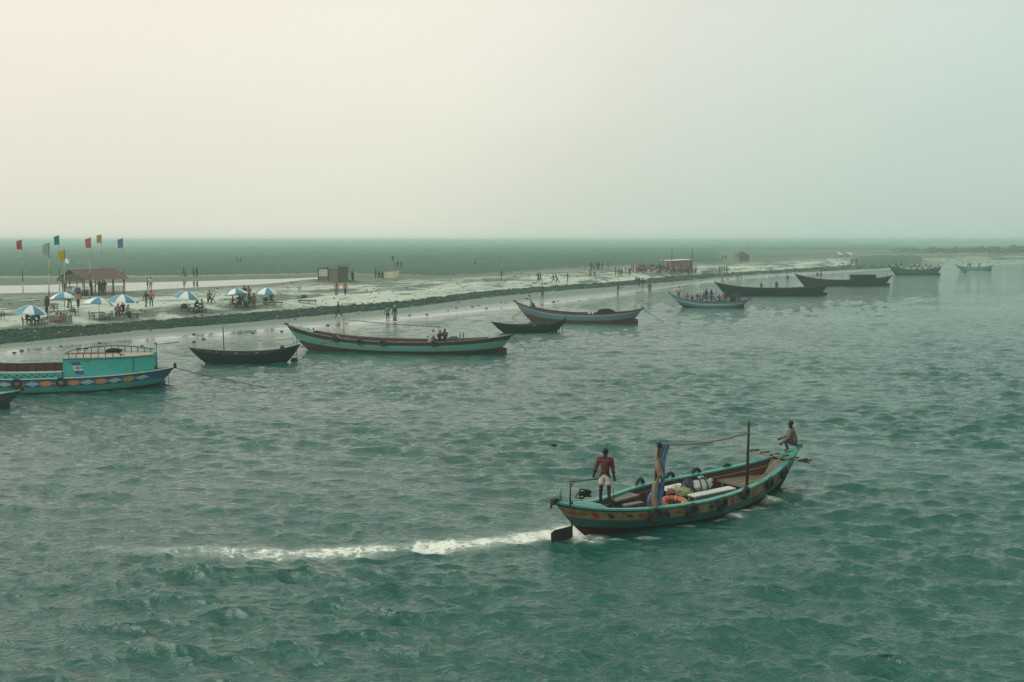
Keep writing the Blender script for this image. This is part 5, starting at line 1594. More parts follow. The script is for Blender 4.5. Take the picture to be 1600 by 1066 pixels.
# flags on bamboo poles
def flag(base, top, colr, label, fl_h=1.15, fl_w=.62):
    b0 = ground(*base)
    t0 = at_depth(top[0], top[1], b0.y)
    f_ = empty('flag', b0, label, 'flag', 'flags on poles by the pavilion')
    d = t0 - b0
    LT = paint('pale_bamboo', (.42, .43, .38), .5, .3, 6)
    n_ = 5
    for i in range(n_):
        a, c = d * (i / n_), d * ((i + 1) / n_)
        MB().tube([a - (d * .01 if i == 0 else Vector()), c], .055 - .006 * i, 6).build('pole', LT if i in (0, 2, 3) else DKWOOD, f_)
    rows = []
    for i in range(7):
        v = i / 6
        r = []
        for j in range(9):
            u = j / 8
            r.append(d + Vector((-fl_w * u * (.95 + .1 * v), .16 * math.sin(u * 5 + v * 1.6) * u, -.03 - fl_h * v - .20 * u * (1 - .4 * v) + .03 * math.sin(3 * u + 5 * v))))
        rows.append(r)
    c = MB().sheet(rows).build('cloth', tinted('flag_cloth', .8, .15, 5, .45), f_)
    c.color = (*colr, 1)
for q in (((36, 458), (33.5, 374.5), (.42, .05, .06), 'red flag on a tall pole, leftmost of the row'), ((76.5, 503), (76.5, 379), (.30, .38, .40), 'pale grey flag on a tall pole standing beside the banner stall'), ((93, 457), (92, 367.5), (.02, .22, .17), 'dark green flag on a tall pole behind the pavilion\'s left end'),
          ((101, 478), (100.5, 390), (.50, .33, .02), 'yellow flag on the lower pole in front of the pavilion\'s left gable'), ((139.5, 466), (141.5, 371), (.48, .12, .11), 'faded red flag on a pole in front of the pavilion roof'), ((160.5, 450), (158, 366), (.42, .30, .06), 'mustard yellow flag on a pole rising behind the pavilion roof'), ((193, 458), (191.5, 372), (.16, .18, .34), 'violet blue flag on a pole at the pavilion\'s right end')):
    flag(*q)
kt = empty('pennant', at_depth(104, 408, ground(101, 470).y), 'small blue and white cloth fluttering below the yellow flag', 'pennant')
MB().sheet([[Vector((-.25 + .5 * u, .05 * math.sin(6 * u), .2 - .4 * v + .1 * math.sin(4 * u + 2 * v))) for u in (0, .25, .5, .75, 1)] for v in (0, .5, 1)]).build('cloth', U_WHITE, kt)
MB().sheet([[Vector((-.2 + .3 * u, .06 + .05 * math.sin(6 * u), -.15 - .35 * v)) for u in (0, .5, 1)] for v in (0, .5, 1)]).build('tail', U_BLUE, kt)
MB().tube([(-.25, 0, .2), (-.33, 0, .5), (-.36, 0, .9)], .012, 4).build('cord', DKWOOD, kt)

# bamboo hut on its low mound
g1 = ground(521, 441)
hut = empty('bamboo_hut', g1, 'small lean-to hut with woven walls and a printed white banner', 'hut', None, -.42)
HW, HD, HH = 3.9, 2.6, 2.9
WOV = paint('woven_mat', (.11, .10, .08), .95, .6, 11, (.19, .17, .13), .5)
MB().sheet([[Vector((-HW / 2 + HW * i / 8, -HD / 2 + .01 * (i % 2), z)) for i in range(9)] for z in (0, 1.0, 2.2)][::-1]).build('front_wall', WOV, hut)
MB().box((HW / 2, 0, 1.25), (.06, HD, 2.5)).build('side_wall', WOV, hut)
MB().box((-HW / 2, 0, 1.1), (.06, HD, 2.2)).build('side_wall', WOV, hut)
for k in range(6):
    a, c = -HW / 2 - .35 + (HW + .7) * k / 6, -HW / 2 - .35 + (HW + .7) * (k + 1) / 6 + .04
    MB().add([(a, -HD / 2 - .4, 2.25 + .07 * k), (c, -HD / 2 - .4, 2.32 + .07 * k), (c, HD / 2 + .3, 2.62 + .07 * k), (a, HD / 2 + .3, 2.55 + .07 * k), (a, -HD / 2 - .4, 2.31 + .07 * k), (c, -HD / 2 - .4, 2.38 + .07 * k), (c, HD / 2 + .3, 2.68 + .07 * k), (a, HD / 2 + .3, 2.61 + .07 * k)],
             [(0, 1, 2, 3), (7, 6, 5, 4), (4, 5, 1, 0), (5, 6, 2, 1), (6, 7, 3, 2), (7, 4, 0, 3)]).build('roof_mat', THATCH, hut)
for x in (-HW / 2, -.1, HW / 2):
    MB().tube([(x, -HD / 2 - .06, 0), (x, -HD / 2 - .06, 2.4 + .1 * x)], .06, 6).build('post', DKWOOD, hut)
MB().sheet([[Vector((-HW / 2 + .15, -HD / 2 - .09, z)), Vector((-.15, -HD / 2 - .09, z))] for z in (.95, 2.1)]).build('banner', paint('banner_white', (.42, .43, .39), .8, .5, 3, (.25, .27, .25)), hut)
pr = MB()
for zz, n_ in ((1.78, 7), (1.40, 5), (1.12, 6)):
    for i in range(n_):
        x = -HW / 2 + .32 + 1.35 * i / n_
        pts = [(x + rnd.uniform(0, .14), -HD / 2 - .10, zz + rnd.uniform(-.12, .12)) for _ in range(4)]
        curve_strip(pts, .022)
pr.build('printed_letters', paint('print_grey', (.10, .12, .12), .8, .2), hut)
md = MB().blob((0, 0, -.55), (5.2, 4.2, 1.0), 20, 10, 0, .05).build('mound', paint('mud_mound', (.09, .11, .085), .95, .5, 1.3, (.16, .17, .13), .5)); md.location = ground(522, 440.5); tag(md, kind='structure')
# pale cloth screen near the squatting people
g2 = ground(612, 436)
sc_ = empty('cloth_screen', g2, 'cream cloth stretched between sticks beside the squatting people', 'cloth screen', None, .12)
rows = [[Vector((-1.35 + 2.7 * j / 10, .10 * math.sin(j * .8), z + .22 * j / 10 - .1 * math.sin(PI * j / 10))) for j in range(11)] for z in (.15, .65, 1.25)]
MB().sheet(rows[::-1]).build('cloth', paint('cream_cloth', (.62, .56, .42), .85, .3, 4, (.4, .37, .3)), sc_)
for x, z in ((-1.38, 1.35), (1.38, 1.6)): MB().tube([(x, 0, 0), (x, 0, z)], .03, 5).build('stick', DKWOOD, sc_)
g3 = ground(616, 420.5)
f3 = empty('flag', g3, 'small dark green pennant on a stick in the meadow', 'flag')
MB().tube([(0, 0, 0), (-.1, 0, 3.0)], .04, 5).build('pole', DKWOOD, f3)
MB().sheet([[Vector((-.1 - .5 * u + .9 * u * 0, .1 * math.sin(5 * u), 3.0 - 1.2 * v * (1 - .5 * u) - .2 * u)) for u in (0, .33, .66, 1)] for v in (0, .5, 1)]).build('cloth', paint('dark_green_cloth', (.03, .13, .11), .8, .3), f3)
# red tent beside the crowd
g4 = ground(1061, 423.6)
tn = empty('tent', g4, 'red cloth tent with a white strip roof at the right end of the crowd', 'tent', None, .25)
TW, TD, THh = 5.2, 3.2, 2.5
REDC = paint('red_tent_cloth', (.27, .09, .075), .85, .7, 2.2, (.36, .24, .20), .3)
MB().sheet([[Vector((-TW / 2 + TW * j / 18, -TD / 2 + .06 * math.sin(j * 1.3), z)) for j in range(19)] for z in (.1, 1.3, THh)][::-1]).build('front_cloth', REDC, tn)
MB().sheet([[Vector((TW / 2, -TD / 2 + TD * j / 8, z)) for j in range(9)] for z in (.1, THh)][::-1]).build('side_cloth', REDC, tn)
MB().sheet([[Vector((-TW / 2, -TD / 2 + TD * j / 8, z)) for j in range(9)] for z in (.1, THh)]).build('side_cloth', REDC, tn)
MB().sheet([[Vector((-TW / 2 - 2.2 + (TW + 2.3) * i / 10, y, THh + .03 + .2 * (1 - abs(y) / 2.2) - .10 * math.sin(PI * 2 * i / 10))) for i in range(11)] for y in (-2.1, 0, 2.1)]).build('roof_cloth', WHITEP, tn)
for x, h_ in ((-TW / 2, 5.6), (TW / 2, 5.4), (-TW / 2 - 2.1, 2.9), (TW / 2 - .4, 4.0)):
    MB().tube([(x, -TD / 2 - .1, 0), (x, -TD / 2 - .1, h_)], .06, 5).build('pole', DKWOOD, tn)
# far thatched hut with a mast
g5 = ground(1159, 408)
th5 = empty('thatched_hut', g5, 'far square hut with a pointed thatched roof and a tall mast', 'hut', None, .3)
th5.scale = (.66,) * 3
MB().box((0, 0, 1.3), (5.2, 4.4, 2.6)).build('wall', paint('grey_mat', (.16, .18, .15), .95, .5, 1.4, (.22, .23, .2)), th5)
rf = [(-3.1, -2.7, 2.5), (3.1, -2.7, 2.5), (3.1, 2.7, 2.5), (-3.1, 2.7, 2.5), (-.7, 0, 4.7), (.7, 0, 4.7)]
MB().add(rf, [(0, 1, 5, 4), (2, 3, 4, 5), (1, 2, 5), (3, 0, 4), (3, 2, 1, 0)]).build('roof', THATCH, th5)
for x in (-2.62, -.9, .9, 2.62): MB().box((x, -2.22, 1.35), (.16, .08, 2.6)).build('post', DKWOOD, th5)
MB().tube([(3.0, -1, 0), (3.0, -1, 10.6)], .045, 6).build('mast', DKWOOD, th5)
# red and white awning far out on the sand spit
g6 = ground(1320, 402)
aw = empty('awning', g6, 'low red and white cloth awning on the far sand spit', 'awning', None, .3)
for i, m_ in enumerate((WHITEP, REDC, REDC, WHITEP)):
    a = -3.0 + 1.5 * i
    MB().sheet([[Vector((a + 1.5 * u, -1.6 + 3.2 * v, 1.0 + .9 * v + .1 * math.sin(3 * u))) for u in (0, .5, 1)] for v in (0, .5, 1)]).build('cloth_panel', m_, aw)
for x in (-3, 0, 3):
    MB().tube([(x, -1.6, 0), (x, -1.6, 1.0)], .06, 5).build('pole', DKWOOD, aw); MB().tube([(x, 1.6, 0), (x, 1.6, 1.9)], .06, 5).build('pole', DKWOOD, aw)
# low hut-like stack of crates by the far thatched hut seen as a pale block
# stones and clods on the wet sand
for i, (x, y) in enumerate(((22, 552), (34, 549), (95, 541.5), (123, 546), (135, 545), (155, 537), (222, 541), (243, 537.5), (303, 523), (318, 531), (303, 535), (395, 521), (440, 518.5), (512, 509), (640, 493), (713, 482), (738, 480), (748, 478), (760, 482), (783, 473), (790, 474), (865, 472), (872, 471), (905, 470), (667, 492), (700, 486))):
    r_ = rnd.uniform(.08, .19)
    o = MB().blob((0, 0, 0), (r_ * rnd.uniform(1, 1.6), r_, r_ * .6), 9, 6, 0, .22).build('stone', paint('wet_stone', (.05, .06, .05), .8, .4, 5))
    o.location = ground(x, y) + Vector((0, 0, .04)); o.rotation_euler = (0, 0, rnd.uniform(0, 6))
    tag(o, 'dark clod or stone lying on the wet sand at the water edge', 'stone', 'stones along the wet sand')
# ------------------------------------------------------------------ people
SKINM, CLOTH, HAIRM = tinted('skin', .55, .10), tinted('woven_cloth', .85, .22), tinted('hair', .6, .2)
SKIN_C = [(.075, .038, .024), (.10, .052, .032), (.06, .03, .02)]
POSES = {
    # lean, (hip flex, spread, knee) per leg, (shoulder flex, spread, elbow, inward) per arm, head tilt
    'stand':  (2, (3, 3, 4), (-3, 3, 4), (4, 8, 12, 0), (-2, 8, 10, 0), 0),
    'stand_hips': (0, (4, 4, 5), (-2, 4, 3), (-18, 32, 75, 55), (-16, 32, 75, 55), 0),
    'walk':   (4, (24, 2, 8), (-20, 2, 22), (-20, 7, 15, 0), (22, 7, 25, 0), 0),
    'stride': (10, (34, 2, 10), (-28, 2, 30), (-28, 8, 35, 0), (30, 8, 40, 0), 4),
    'lean':   (28, (14, 3, 12), (-26, 3, 10), (55, 6, 20, 0), (40, 8, 25, 0), 10),
    'bend':   (62, (12, 4, 22), (2, 4, 18), (70, 6, 15, 0), (60, 6, 20, 0), 15),
    'reach':  (3, (3, 4, 4), (-4, 3, 4), (10, 78, 10, 0), (2, 9, 15, 0), 0),
    'push':   (16, (14, 3, 12), (-18, 3, 8), (62, 6, 25, 0), (58, 6, 25, 0), 6),
    'phone':  (3, (3, 3, 4), (-3, 4, 4), (35, 8, 85, 20), (4, 8, 20, 0), 10),
    'carry':  (6, (12, 3, 8), (-10, 3, 12), (20, 30, 95, 20), (18, 28, 95, 20), 6),
    'sit':    (8, (84, 7, 84), (80, 7, 80), (28, 8, 50, 10), (32, 8, 45, 10), 6),
    'sit_back': (-8, (80, 8, 70), (76, 8, 66), (20, 10, 40, 10), (24, 10, 40, 10), 0),
    'sit_forward': (26, (86, 8, 88), (82, 8, 84), (50, 8, 45, 15), (46, 8, 50, 15), 10),
    'squat':  (14, (108, 14, 124), (100, 14, 118), (50, 8, 40, 20), (60, 8, 30, 20), 6),
    'helm':   (3, (4, 5, 5), (-3, 5, 3), (-16, 17, 40, 0), (-2, 9, 8, 0), 3),
    'perch':  (20, (112, 14, 132), (100, 16, 118), (16, 10, 34, 30), (26, 8, 34, 20), -4),
    'row':    (22, (14, 4, 14), (-14, 4, 12), (70, 6, 20, 25), (52, 6, 45, 25), 8),
}
HT = 1.66
def rotx(v, a):
    c, s_ = math.cos(a), math.sin(a)
    return Vector((v.x, v.y * c + v.z * s_, -v.y * s_ + v.z * c))
def skeleton(pose):
    lean, lg0, lg1, ar0, ar1, hd = POSES[pose]
    R = math.radians
    J = {}
    L = lambda f: f * HT
    tor = lambda x, z, y=0: rotx(Vector((L(x), L(y), L(z))), R(lean))
    J['pelvis'] = Vector((0, 0, 0)); J['waist'] = tor(0, .075); J['ribs'] = tor(0, .15); J['chest'] = tor(0, .235, -.004); J['nb'] = tor(0, .298, -.008)
    up = rotx(Vector((0, 0, 1)), R(lean)); hdv = rotx(Vector((0, 0, 1)), R(lean * .35 + hd)); fw = rotx(Vector((0, 1, 0)), R(lean * .35 + hd))
    J['neck'] = J['nb'] + hdv * L(.035); J['jaw'] = J['neck'] + hdv * L(.030) + fw * L(.014); J['skull'] = J['neck'] + hdv * L(.068) + fw * L(.006); J['crown'] = J['neck'] + hdv * L(.100) + fw * L(.002)
    J['_hd'] = hdv; J['_fw'] = fw
    for nm, sd, (a, b_, k) in (('l', -1, lg0), ('r', 1, lg1)):
        h = Vector((sd * L(.052), 0, L(-.025)))
        d1 = Vector((sd * math.sin(R(b_)), math.sin(R(a)) * math.cos(R(b_)), -math.cos(R(a)) * math.cos(R(b_))))
        kn = h + d1 * L(.235)
        a2 = R(a - k)
        d2 = Vector((sd * math.sin(R(b_)) * .35, math.sin(a2), -math.cos(a2))).normalized()
        an = kn + d2 * L(.235)
        ft = Vector((d2.x * .2, 1.0, -.12)) if abs(a - k) < 50 else Vector((0, math.cos(a2), math.sin(a2)))
        J['hip' + nm], J['knee' + nm], J['ankle' + nm] = h, kn, an
        J['toe' + nm] = an + Vector((sd * L(.012), L(.085), L(-.022)))
        J['heel' + nm] = an + Vector((0, -L(.012), L(-.026)))
    for nm, sd, (a, b_, e, inn) in (('l', -1, ar0), ('r', 1, ar1)):
        s0 = tor(sd * .108, .275)
        la = R(lean * .6)
        u = rotx(Vector((sd * math.sin(R(b_)), math.sin(R(a)) * math.cos(R(b_)), -math.cos(R(a)) * math.cos(R(b_)))), la * .0)
        el = s0 + u * L(.172)
        f_ = Vector((sd * math.sin(R(b_)) * (1 - inn / 45), math.sin(R(a + e)), -math.cos(R(a + e)))).normalized()
        wr = el + f_ * L(.142)
        J['sh' + nm], J['el' + nm], J['wr' + nm], J['hand' + nm] = s0, el, wr, wr + f_ * L(.055)
        J['tip' + nm] = wr + (f_ + Vector((0, .15, 0))).normalized() * L(.095)
        J['_f' + nm] = f_
    low = min(min(v.z for k, v in J.items() if k[0] != '_') - .012, -L(.075) if pose not in ('x',) else 0)
    for k in J:
        if k[0] != '_': J[k] = J[k] - Vector((0, 0, low))
    return J
def skin_mesh(name, J, chains, radii, root, sub=1):
    names = []
    for ch in chains:
        for j_ in ch:
            if j_ not in names: names.append(j_)
    idx = {n_: i for i, n_ in enumerate(names)}
    me = bpy.data.meshes.new(name + '_tmp')
    me.from_pydata([J[n_] for n_ in names], [(idx[a], idx[b_]) for ch in chains for a, b_ in zip(ch[:-1], ch[1:])], [])
    o = bpy.data.objects.new('tmp', me); COL.objects.link(o)
    md = o.modifiers.new('skin', 'SKIN'); md.use_smooth_shade = True; md.branch_smoothing = .4
    if not me.skin_vertices:
        me.skin_vertices.new() if hasattr(me.skin_vertices, 'new') else None
    sv = me.skin_vertices[0].data
    for n_, i in idx.items():
        r = radii[n_] * HT
        sv[i].radius = (r, r) if not isinstance(r, tuple) else r
        sv[i].use_root = (n_ == root)
    if sub:
        m2 = o.modifiers.new('sub', 'SUBSURF'); m2.levels = sub; m2.render_levels = sub
    dg = bpy.context.evaluated_depsgraph_get()
    out = bpy.data.meshes.new_from_object(o.evaluated_get(dg))
    out.name = name
    bpy.data.objects.remove(o); bpy.data.meshes.remove(me)
    out.polygons.foreach_set('use_smooth', [True] * len(out.polygons))
    return out
R_BODY = {'pelvis': .074, 'waist': .070, 'ribs': .076, 'chest': .082, 'nb': .048, 'neck': .034, 'jaw': .044, 'skull': .055, 'crown': .040}
for s_ in 'lr':
    R_BODY.update({'hip' + s_: .058, 'knee' + s_: .038, 'ankle' + s_: .026, 'toe' + s_: .020, 'heel' + s_: .02, 'sh' + s_: .043, 'el' + s_: .030, 'wr' + s_: .021, 'hand' + s_: .022, 'tip' + s_: .010})
R_CLOTH = {k: v * 1.16 + .006 for k, v in R_BODY.items()}
PCACHE = {}
def part_mesh(pose, kind, sub=1):
    key = (pose, kind, sub)
    if key in PCACHE: return PCACHE[key]
    J = skeleton(pose)
    spine = ['pelvis', 'waist', 'ribs', 'chest', 'nb', 'neck', 'jaw', 'skull', 'crown']
    if kind == 'body':
        ch = [spine] + [['pelvis', 'hip' + s_, 'knee' + s_, 'ankle' + s_, 'toe' + s_] for s_ in 'lr'] + [['chest', 'sh' + s_, 'el' + s_, 'wr' + s_, 'hand' + s_, 'tip' + s_] for s_ in 'lr']
        me = skin_mesh('person', J, ch, R_BODY, 'pelvis', sub)
    elif kind in ('shirt', 'tshirt', 'kurta'):
        rr = dict(R_CLOTH)
        Jc = dict(J)
        for s_ in 'lr':
            Jc['cuff' + s_] = J['sh' + s_].lerp(J['el' + s_], .72); rr['cuff' + s_] = .038
            Jc['wc' + s_] = J['el' + s_].lerp(J['wr' + s_], .85); rr['wc' + s_] = .026
            rr['el' + s_] = .032
        Jc['hem'] = J['pelvis'] - Vector((0, 0, .01 * HT)); rr['hem'] = .078; rr['waist'] = .072; rr['nb'] = .047
        ch = [['hem', 'waist', 'ribs', 'chest', 'nb']]
        for s_ in 'lr':
            ch.append(['chest', 'sh' + s_, 'cuff' + s_] if kind == 'tshirt' else ['chest', 'sh' + s_, 'el' + s_, 'wc' + s_])
        me = skin_mesh(kind, Jc, ch, rr, 'chest', sub)
    elif kind in ('trousers', 'shorts'):
        rr = dict(R_CLOTH); Jc = dict(J)
        rr['pelvis'] = .080
        for s_ in 'lr':
            Jc['th' + s_] = J['hip' + s_].lerp(J['knee' + s_], .82); rr['th' + s_] = .054
            Jc['sn' + s_] = J['knee' + s_].lerp(J['ankle' + s_], .88); rr['sn' + s_] = .034; rr['knee' + s_] = .043; rr['hip' + s_] = .064
        Jc['belt'] = J['pelvis'].lerp(J['waist'], .7); rr['belt'] = .070
        ch = [['belt', 'pelvis']] + [['pelvis', 'hip' + s_, 'th' + s_] if kind == 'shorts' else ['pelvis', 'hip' + s_, 'knee' + s_, 'sn' + s_] for s_ in 'lr']
        me = skin_mesh(kind, Jc, ch, rr, 'pelvis', sub)
    elif kind == 'skirt':
        mid = lambda a: (J[a + 'l'] + J[a + 'r']) / 2
        w_ = lambda a: (J[a + 'l'] - J[a + 'r']).length / 2
        pts = [J['waist'], J['pelvis'], mid('knee'), mid('knee').lerp(mid('ankle'), .82)]
        me = MB().tube(pts, [.105, .135, w_('knee') * .8 + .10, w_('ankle') * .7 + .13], 12).mesh('skirt')
    elif kind == 'hair':
        h, f_ = J['_hd'], J['_fw']
        c0 = J['skull'] + h * .022 - f_ * .018
        mb = MB().blob((0, 0, 0), (.086, .092, .088), 12, 8)
        ax = Vector((1, 0, 0))
        M_ = Matrix((ax, f_, h)).transposed()
        mb.v = [tuple(M_ @ Vector((x, y if not (y > .03 and z < .0) else .03 + (y - .03) * .2, z)) + c0) for x, y, z in mb.v]
        me = mb.mesh('hair')
    elif kind == 'scarf':
        h, f_ = J['_hd'], J['_fw']
        mb = MB().blob(tuple(J['skull'] + h * .01 - f_ * .012), (.098, .100, .112), 12, 8)
        mb.tube([J['neck'] - f_ * .03, J['nb'] - f_ * .08, J['ribs'] - f_ * .11], [.10, .14, .13], 10, flat=.6)
        me = mb.mesh('headscarf')
    PCACHE[key] = me
    return me
def hands_for(pose):
    """palm and five bent fingers at each wrist, in body coordinates"""
    J = skeleton(pose)
    mb = MB()
    for s_, sd in (('l', -1), ('r', 1)):
        f_ = J['_f' + s_]; w_ = J['wr' + s_]
        side = f_.cross(Vector((sd, 0, .2))).normalized()
        nrm_ = f_.cross(side).normalized()
        mb.tube([w_ - f_ * .03, w_ + f_ * .02, w_ + f_ * .055, w_ + f_ * .085], [.026, .032, .038, .034], 8, flat=.55)
        for i, (o_, ln) in enumerate(((-.030, .070), (-.010, .080), (.011, .074), (.030, .058))):
            b0 = w_ + f_ * .075 + side * o_
            cd_ = nrm_ * (.012 * -sd)
            mb.tube([b0 - f_ * .02, b0 + f_ * ln * .4 + cd_ * .6, b0 + f_ * ln * .72 + cd_ * 2.0, b0 + f_ * ln * .9 + cd_ * 3.6], [.0095, .009, .008, .006], 6)
        t0 = w_ + f_ * .03 - side * .032
        mb.tube([t0 + side * .02, t0 - side * .014 + f_ * .028, t0 - side * .012 + f_ * .062], [.012, .011, .008], 6)
    return mb
def face_for(pose):
    J = skeleton(pose); h, f_ = J['_hd'], J['_fw']; x = Vector((1, 0, 0)); c0 = J['skull']
    mb = MB()
    mb.tube([c0 + f_ * .080 + h * .008, c0 + f_ * .105 - h * .028, c0 + f_ * .082 - h * .036], [.008, .015, .010], 6)
    for sd in (-1, 1):
        mb.blob(tuple(c0 + x * sd * .088 - h * .012 - f_ * .004), (.010, .024, .034), 8, 6)
    mb.tube([c0 + f_ * .082 - h * .062 + x * .022, c0 + f_ * .09 - h * .06, c0 + f_ * .082 - h * .062 - x * .022], .007, 6)
    return mb
TOPS = ('tshirt', 'shirt')
def person(loc, face, pose, top, bottom, label, group=None, h=1.66, topk='tshirt', botk='trousers', scarf=None, cat='person', detail=False, hair=(.012, .011, .010), skin=None):
    sub = 2 if detail else 1
    me = part_mesh(pose, 'body', sub)
    if detail:
        bm = bmesh.new(); bm.from_mesh(me)
        for extra in (hands_for(pose), face_for(pose)):
            t_ = extra.mesh('t'); bm.from_mesh(t_); bpy.data.meshes.remove(t_)
        me = bpy.data.meshes.new('person'); bm.to_mesh(me); bm.free()
    o = bpy.data.objects.new('person', me)
    if not me.materials: me.materials.append(SKINM)
    COL.objects.link(o)
    o.color = (*(skin or SKIN_C[rnd.randrange(3)]), 1)
    o.location = loc; o.rotation_euler = (0, 0, math.radians(face)); o.scale = (h / HT,) * 3
    tag(o, label, cat, group)
    for kd, nm, c_, mt in ((topk, 'shirt' if topk != 'kurta' else 'tunic', top, CLOTH), (botk, botk, bottom, CLOTH), ('scarf' if scarf else 'hair', 'headscarf' if scarf else 'hair', scarf or hair, CLOTH if scarf else HAIRM)):
        if c_ is None: continue
        m_ = part_mesh(pose, kd, sub if kd not in ('skirt', 'hair', 'scarf') else 1)
        if not m_.materials: m_.materials.append(mt)
        if detail and kd in ('shirt', 'shorts'):           # folds and a looser fit
            m_ = m_.copy()
            for v_ in m_.vertices:
                x_, y_, z_ = v_.co
                f_ = math.sin(38 * z_ + 9 * x_ + 4 * math.sin(14 * y_)) * .5 + math.sin(61 * x_ - 22 * z_ + 3 * math.sin(30 * z_)) * .35 + math.sin(25 * y_ + 47 * z_) * .35
                v_.co = v_.co + v_.normal * (.010 * f_ + .006)
            m_.update()
        c = bpy.data.objects.new(nm, m_); COL.objects.link(c); c.parent = o; c.color = (*c_, 1)
    return o
DK, NAVY, BLK, RED, ORG, PINKC, WHT, GRY, LBL, TEALC, KHK, JEAN, MAR, YEL = (.03, .035, .04), (.02, .035, .075), (.014, .015, .017), (.30, .03, .025), (.60, .14, .035), (.45, .12, .12), (.55, .55, .50), (.22, .23, .22), (.16, .38, .46), (.04, .20, .19), (.20, .17, .11), (.05, .11, .20), (.12, .025, .03), (.45, .30, .06)
def P(px, py, face, pose, top, bottom, label, **kw):
    kw['h'] = kw.get('h', 1.66) * 1.11
    return person(ground(px, py), face, pose, top, bottom, label, **kw)

# crew of the moving boat
hm_p = fb.world(fb.local(945, 786.5, .98))
helm = person((hm_p.x, hm_p.y, .98), -12, 'helm', (.16, .02, .02), (.40, .38, .31), 'man in red checked shirt and pale shorts standing at the tiller of the moving boat', topk='shirt', botk='shorts', detail=True, skin=(.035, .018, .012), h=1.64)
plaid = bpy.data.materials.new('plaid_cloth'); plaid.use_nodes = True
n, l = plaid.node_tree.nodes, plaid.node_tree.links; b = n['Principled BSDF']; b.inputs['Roughness'].default_value = .9
tc = n.new('ShaderNodeTexCoord'); sx = n.new('ShaderNodeSeparateXYZ'); l.new(tc.outputs['Object'], sx.inputs[0])
def stripe(sock, period, duty):
    return maprange(n, l, mathn(n, l, 'PINGPONG', sock, period), period * duty, period * (duty + .12))
gx, gz = stripe(sx.outputs['X'], .045, .45), stripe(sx.outputs['Z'], .05, .45)
gx2, gz2 = stripe(sx.outputs['X'], .0225, .8), stripe(sx.outputs['Z'], .025, .8)
c1 = mixc(n, l, mathn(n, l, 'MULTIPLY', gx, .7), (.17, .016, .016), (.022, .010, .014))
c1 = mixc(n, l, mathn(n, l, 'MULTIPLY', gz, .7), c1, (.025, .012, .02))
c1 = mixc(n, l, mathn(n, l, 'MULTIPLY', mathn(n, l, 'MULTIPLY', gx2, gz2), .6), c1, (.45, .20, .16))
l.new(c1, b.inputs['Base Color'])
for ch in helm.children:
    if ch.name.startswith('shirt'):
        ch.data = ch.data.copy(); ch.data.materials.clear(); ch.data.materials.append(plaid)
bw = fb.world((fb.L / 2 * .945, -.02, 0))
person((bw.x, bw.y, fb.zg(.945) - .13), 72, 'perch', (.13, .12, .10), (.05, .05, .07), 'man in grey shirt and dark shorts perched on the very bow, looking back', topk='shirt', botk='shorts', detail=True, skin=(.045, .024, .016), h=1.68)

# people in the moored boats
def aboard(bt_, px, z, face, pose, top, bottom, label, off=0.0, **kw):
    best = min((abs(proj(bt_.world((bt_.L / 2 * i / 200, off, z + .8)))[0] - px), i / 200) for i in range(-196, 197))[1]
    p_ = bt_.world((bt_.L / 2 * best, off, z))
    return person(p_, face, pose, top, bottom, label, **kw)
aboard(t5, 677, .55, 150, 'sit', (.40, .42, .40), GRY, 'pale grey shawled person sitting left of two others in the long weathered boat', topk='shirt', botk='skirt', scarf=(.32, .34, .33))
aboard(t5, 687, .5, 190, 'sit_forward', BLK, BLK, 'person in black sitting between two others in the long weathered teal boat')
aboard(t5, 695, .55, 170, 'sit', (.16, .04, .035), DK, 'person in dark red sitting by the engine of the long weathered teal boat')
aboard(t7, 830, 1.25, 70, 'row', (.42, .50, .52), LBL, "person in white and blue with the oar at the blue banded boat's bow")
FERRY = [(1060.5, 20, 'stand_hips', WHT, DK, 'man in white standing on the bow of the crowded passenger boat', 1.05, 0), (1074, 0, 'sit', (.35, .05, .04), DK, 'person in red sitting alone near the bow of the passenger boat', .5, .2), (1082, 0, 'sit_forward', DK, DK, 'person in dark clothes sitting low behind the red one in the passenger boat', .3, 0),
         (1090, 10, 'sit', DK, DK, None, .55, .2), (1094, -20, 'sit', GRY, DK, None, .5, -.4), (1100, 30, 'sit', MAR, DK, None, .55, 0), (1103.5, 40, 'stand', DK, DK, 'tall man in dark clothes standing amidships on the passenger boat, nearer its bow', .75, .2), (1107, 0, 'sit', LBL, GRY, None, .5, -.5),
         (1111, -50, 'stand', DK, NAVY, 'tall man in dark clothes standing amidships on the passenger boat, just aft of another', .75, .1), (1115, 0, 'sit', LBL, LBL, None, .5, -.3), (1119, 20, 'sit', (.25, .40, .45), GRY, None, .55, .2), (1124, 0, 'sit', RED, DK, None, .4, -.3), (1128, 10, 'sit', PINKC, DK, None, .45, .1),
         (1133, 0, 'stand', DK, DK, 'man in dark clothes standing aft of the red seated passengers on the passenger boat', .35, 0), (1142, 30, 'stand', NAVY, DK, None, .35, .1), (1146, 0, 'stand', TEALC, DK, None, .3, -.2), (1154, -20, 'stand', NAVY, NAVY, 'man in dark blue standing farthest aft on the passenger boat', .4, .1), (1149, 0, 'sit', DK, DK, None, .5, 0)]
for px, fc, ps_, a, b_, lb_, z, off in FERRY:
    aboard(t8, px, z, fc, ps_, a, b_, lb_ or 'passenger in the middle of the crowded blue passenger boat', off, group='passengers in the crowded blue boat')
aboard(t9, 1189, .75, 200, 'sit', DK, DK, 'dark figure sitting low in the very long dark boat')
aboard(t9, 1213.5, .62, 180, 'stand', BLK, DK, 'dark figure standing amidships in the very long dark boat')
aboard(t10, 1277, 1.0, 190, 'stand', MAR, WHT, 'man in white trousers standing in the bow of the dark boat with a cabin')
aboard(t10, 1283, 1.2, 120, 'stand', PINKC, GRY, 'person in pink beside the man in white trousers on the dark boat')
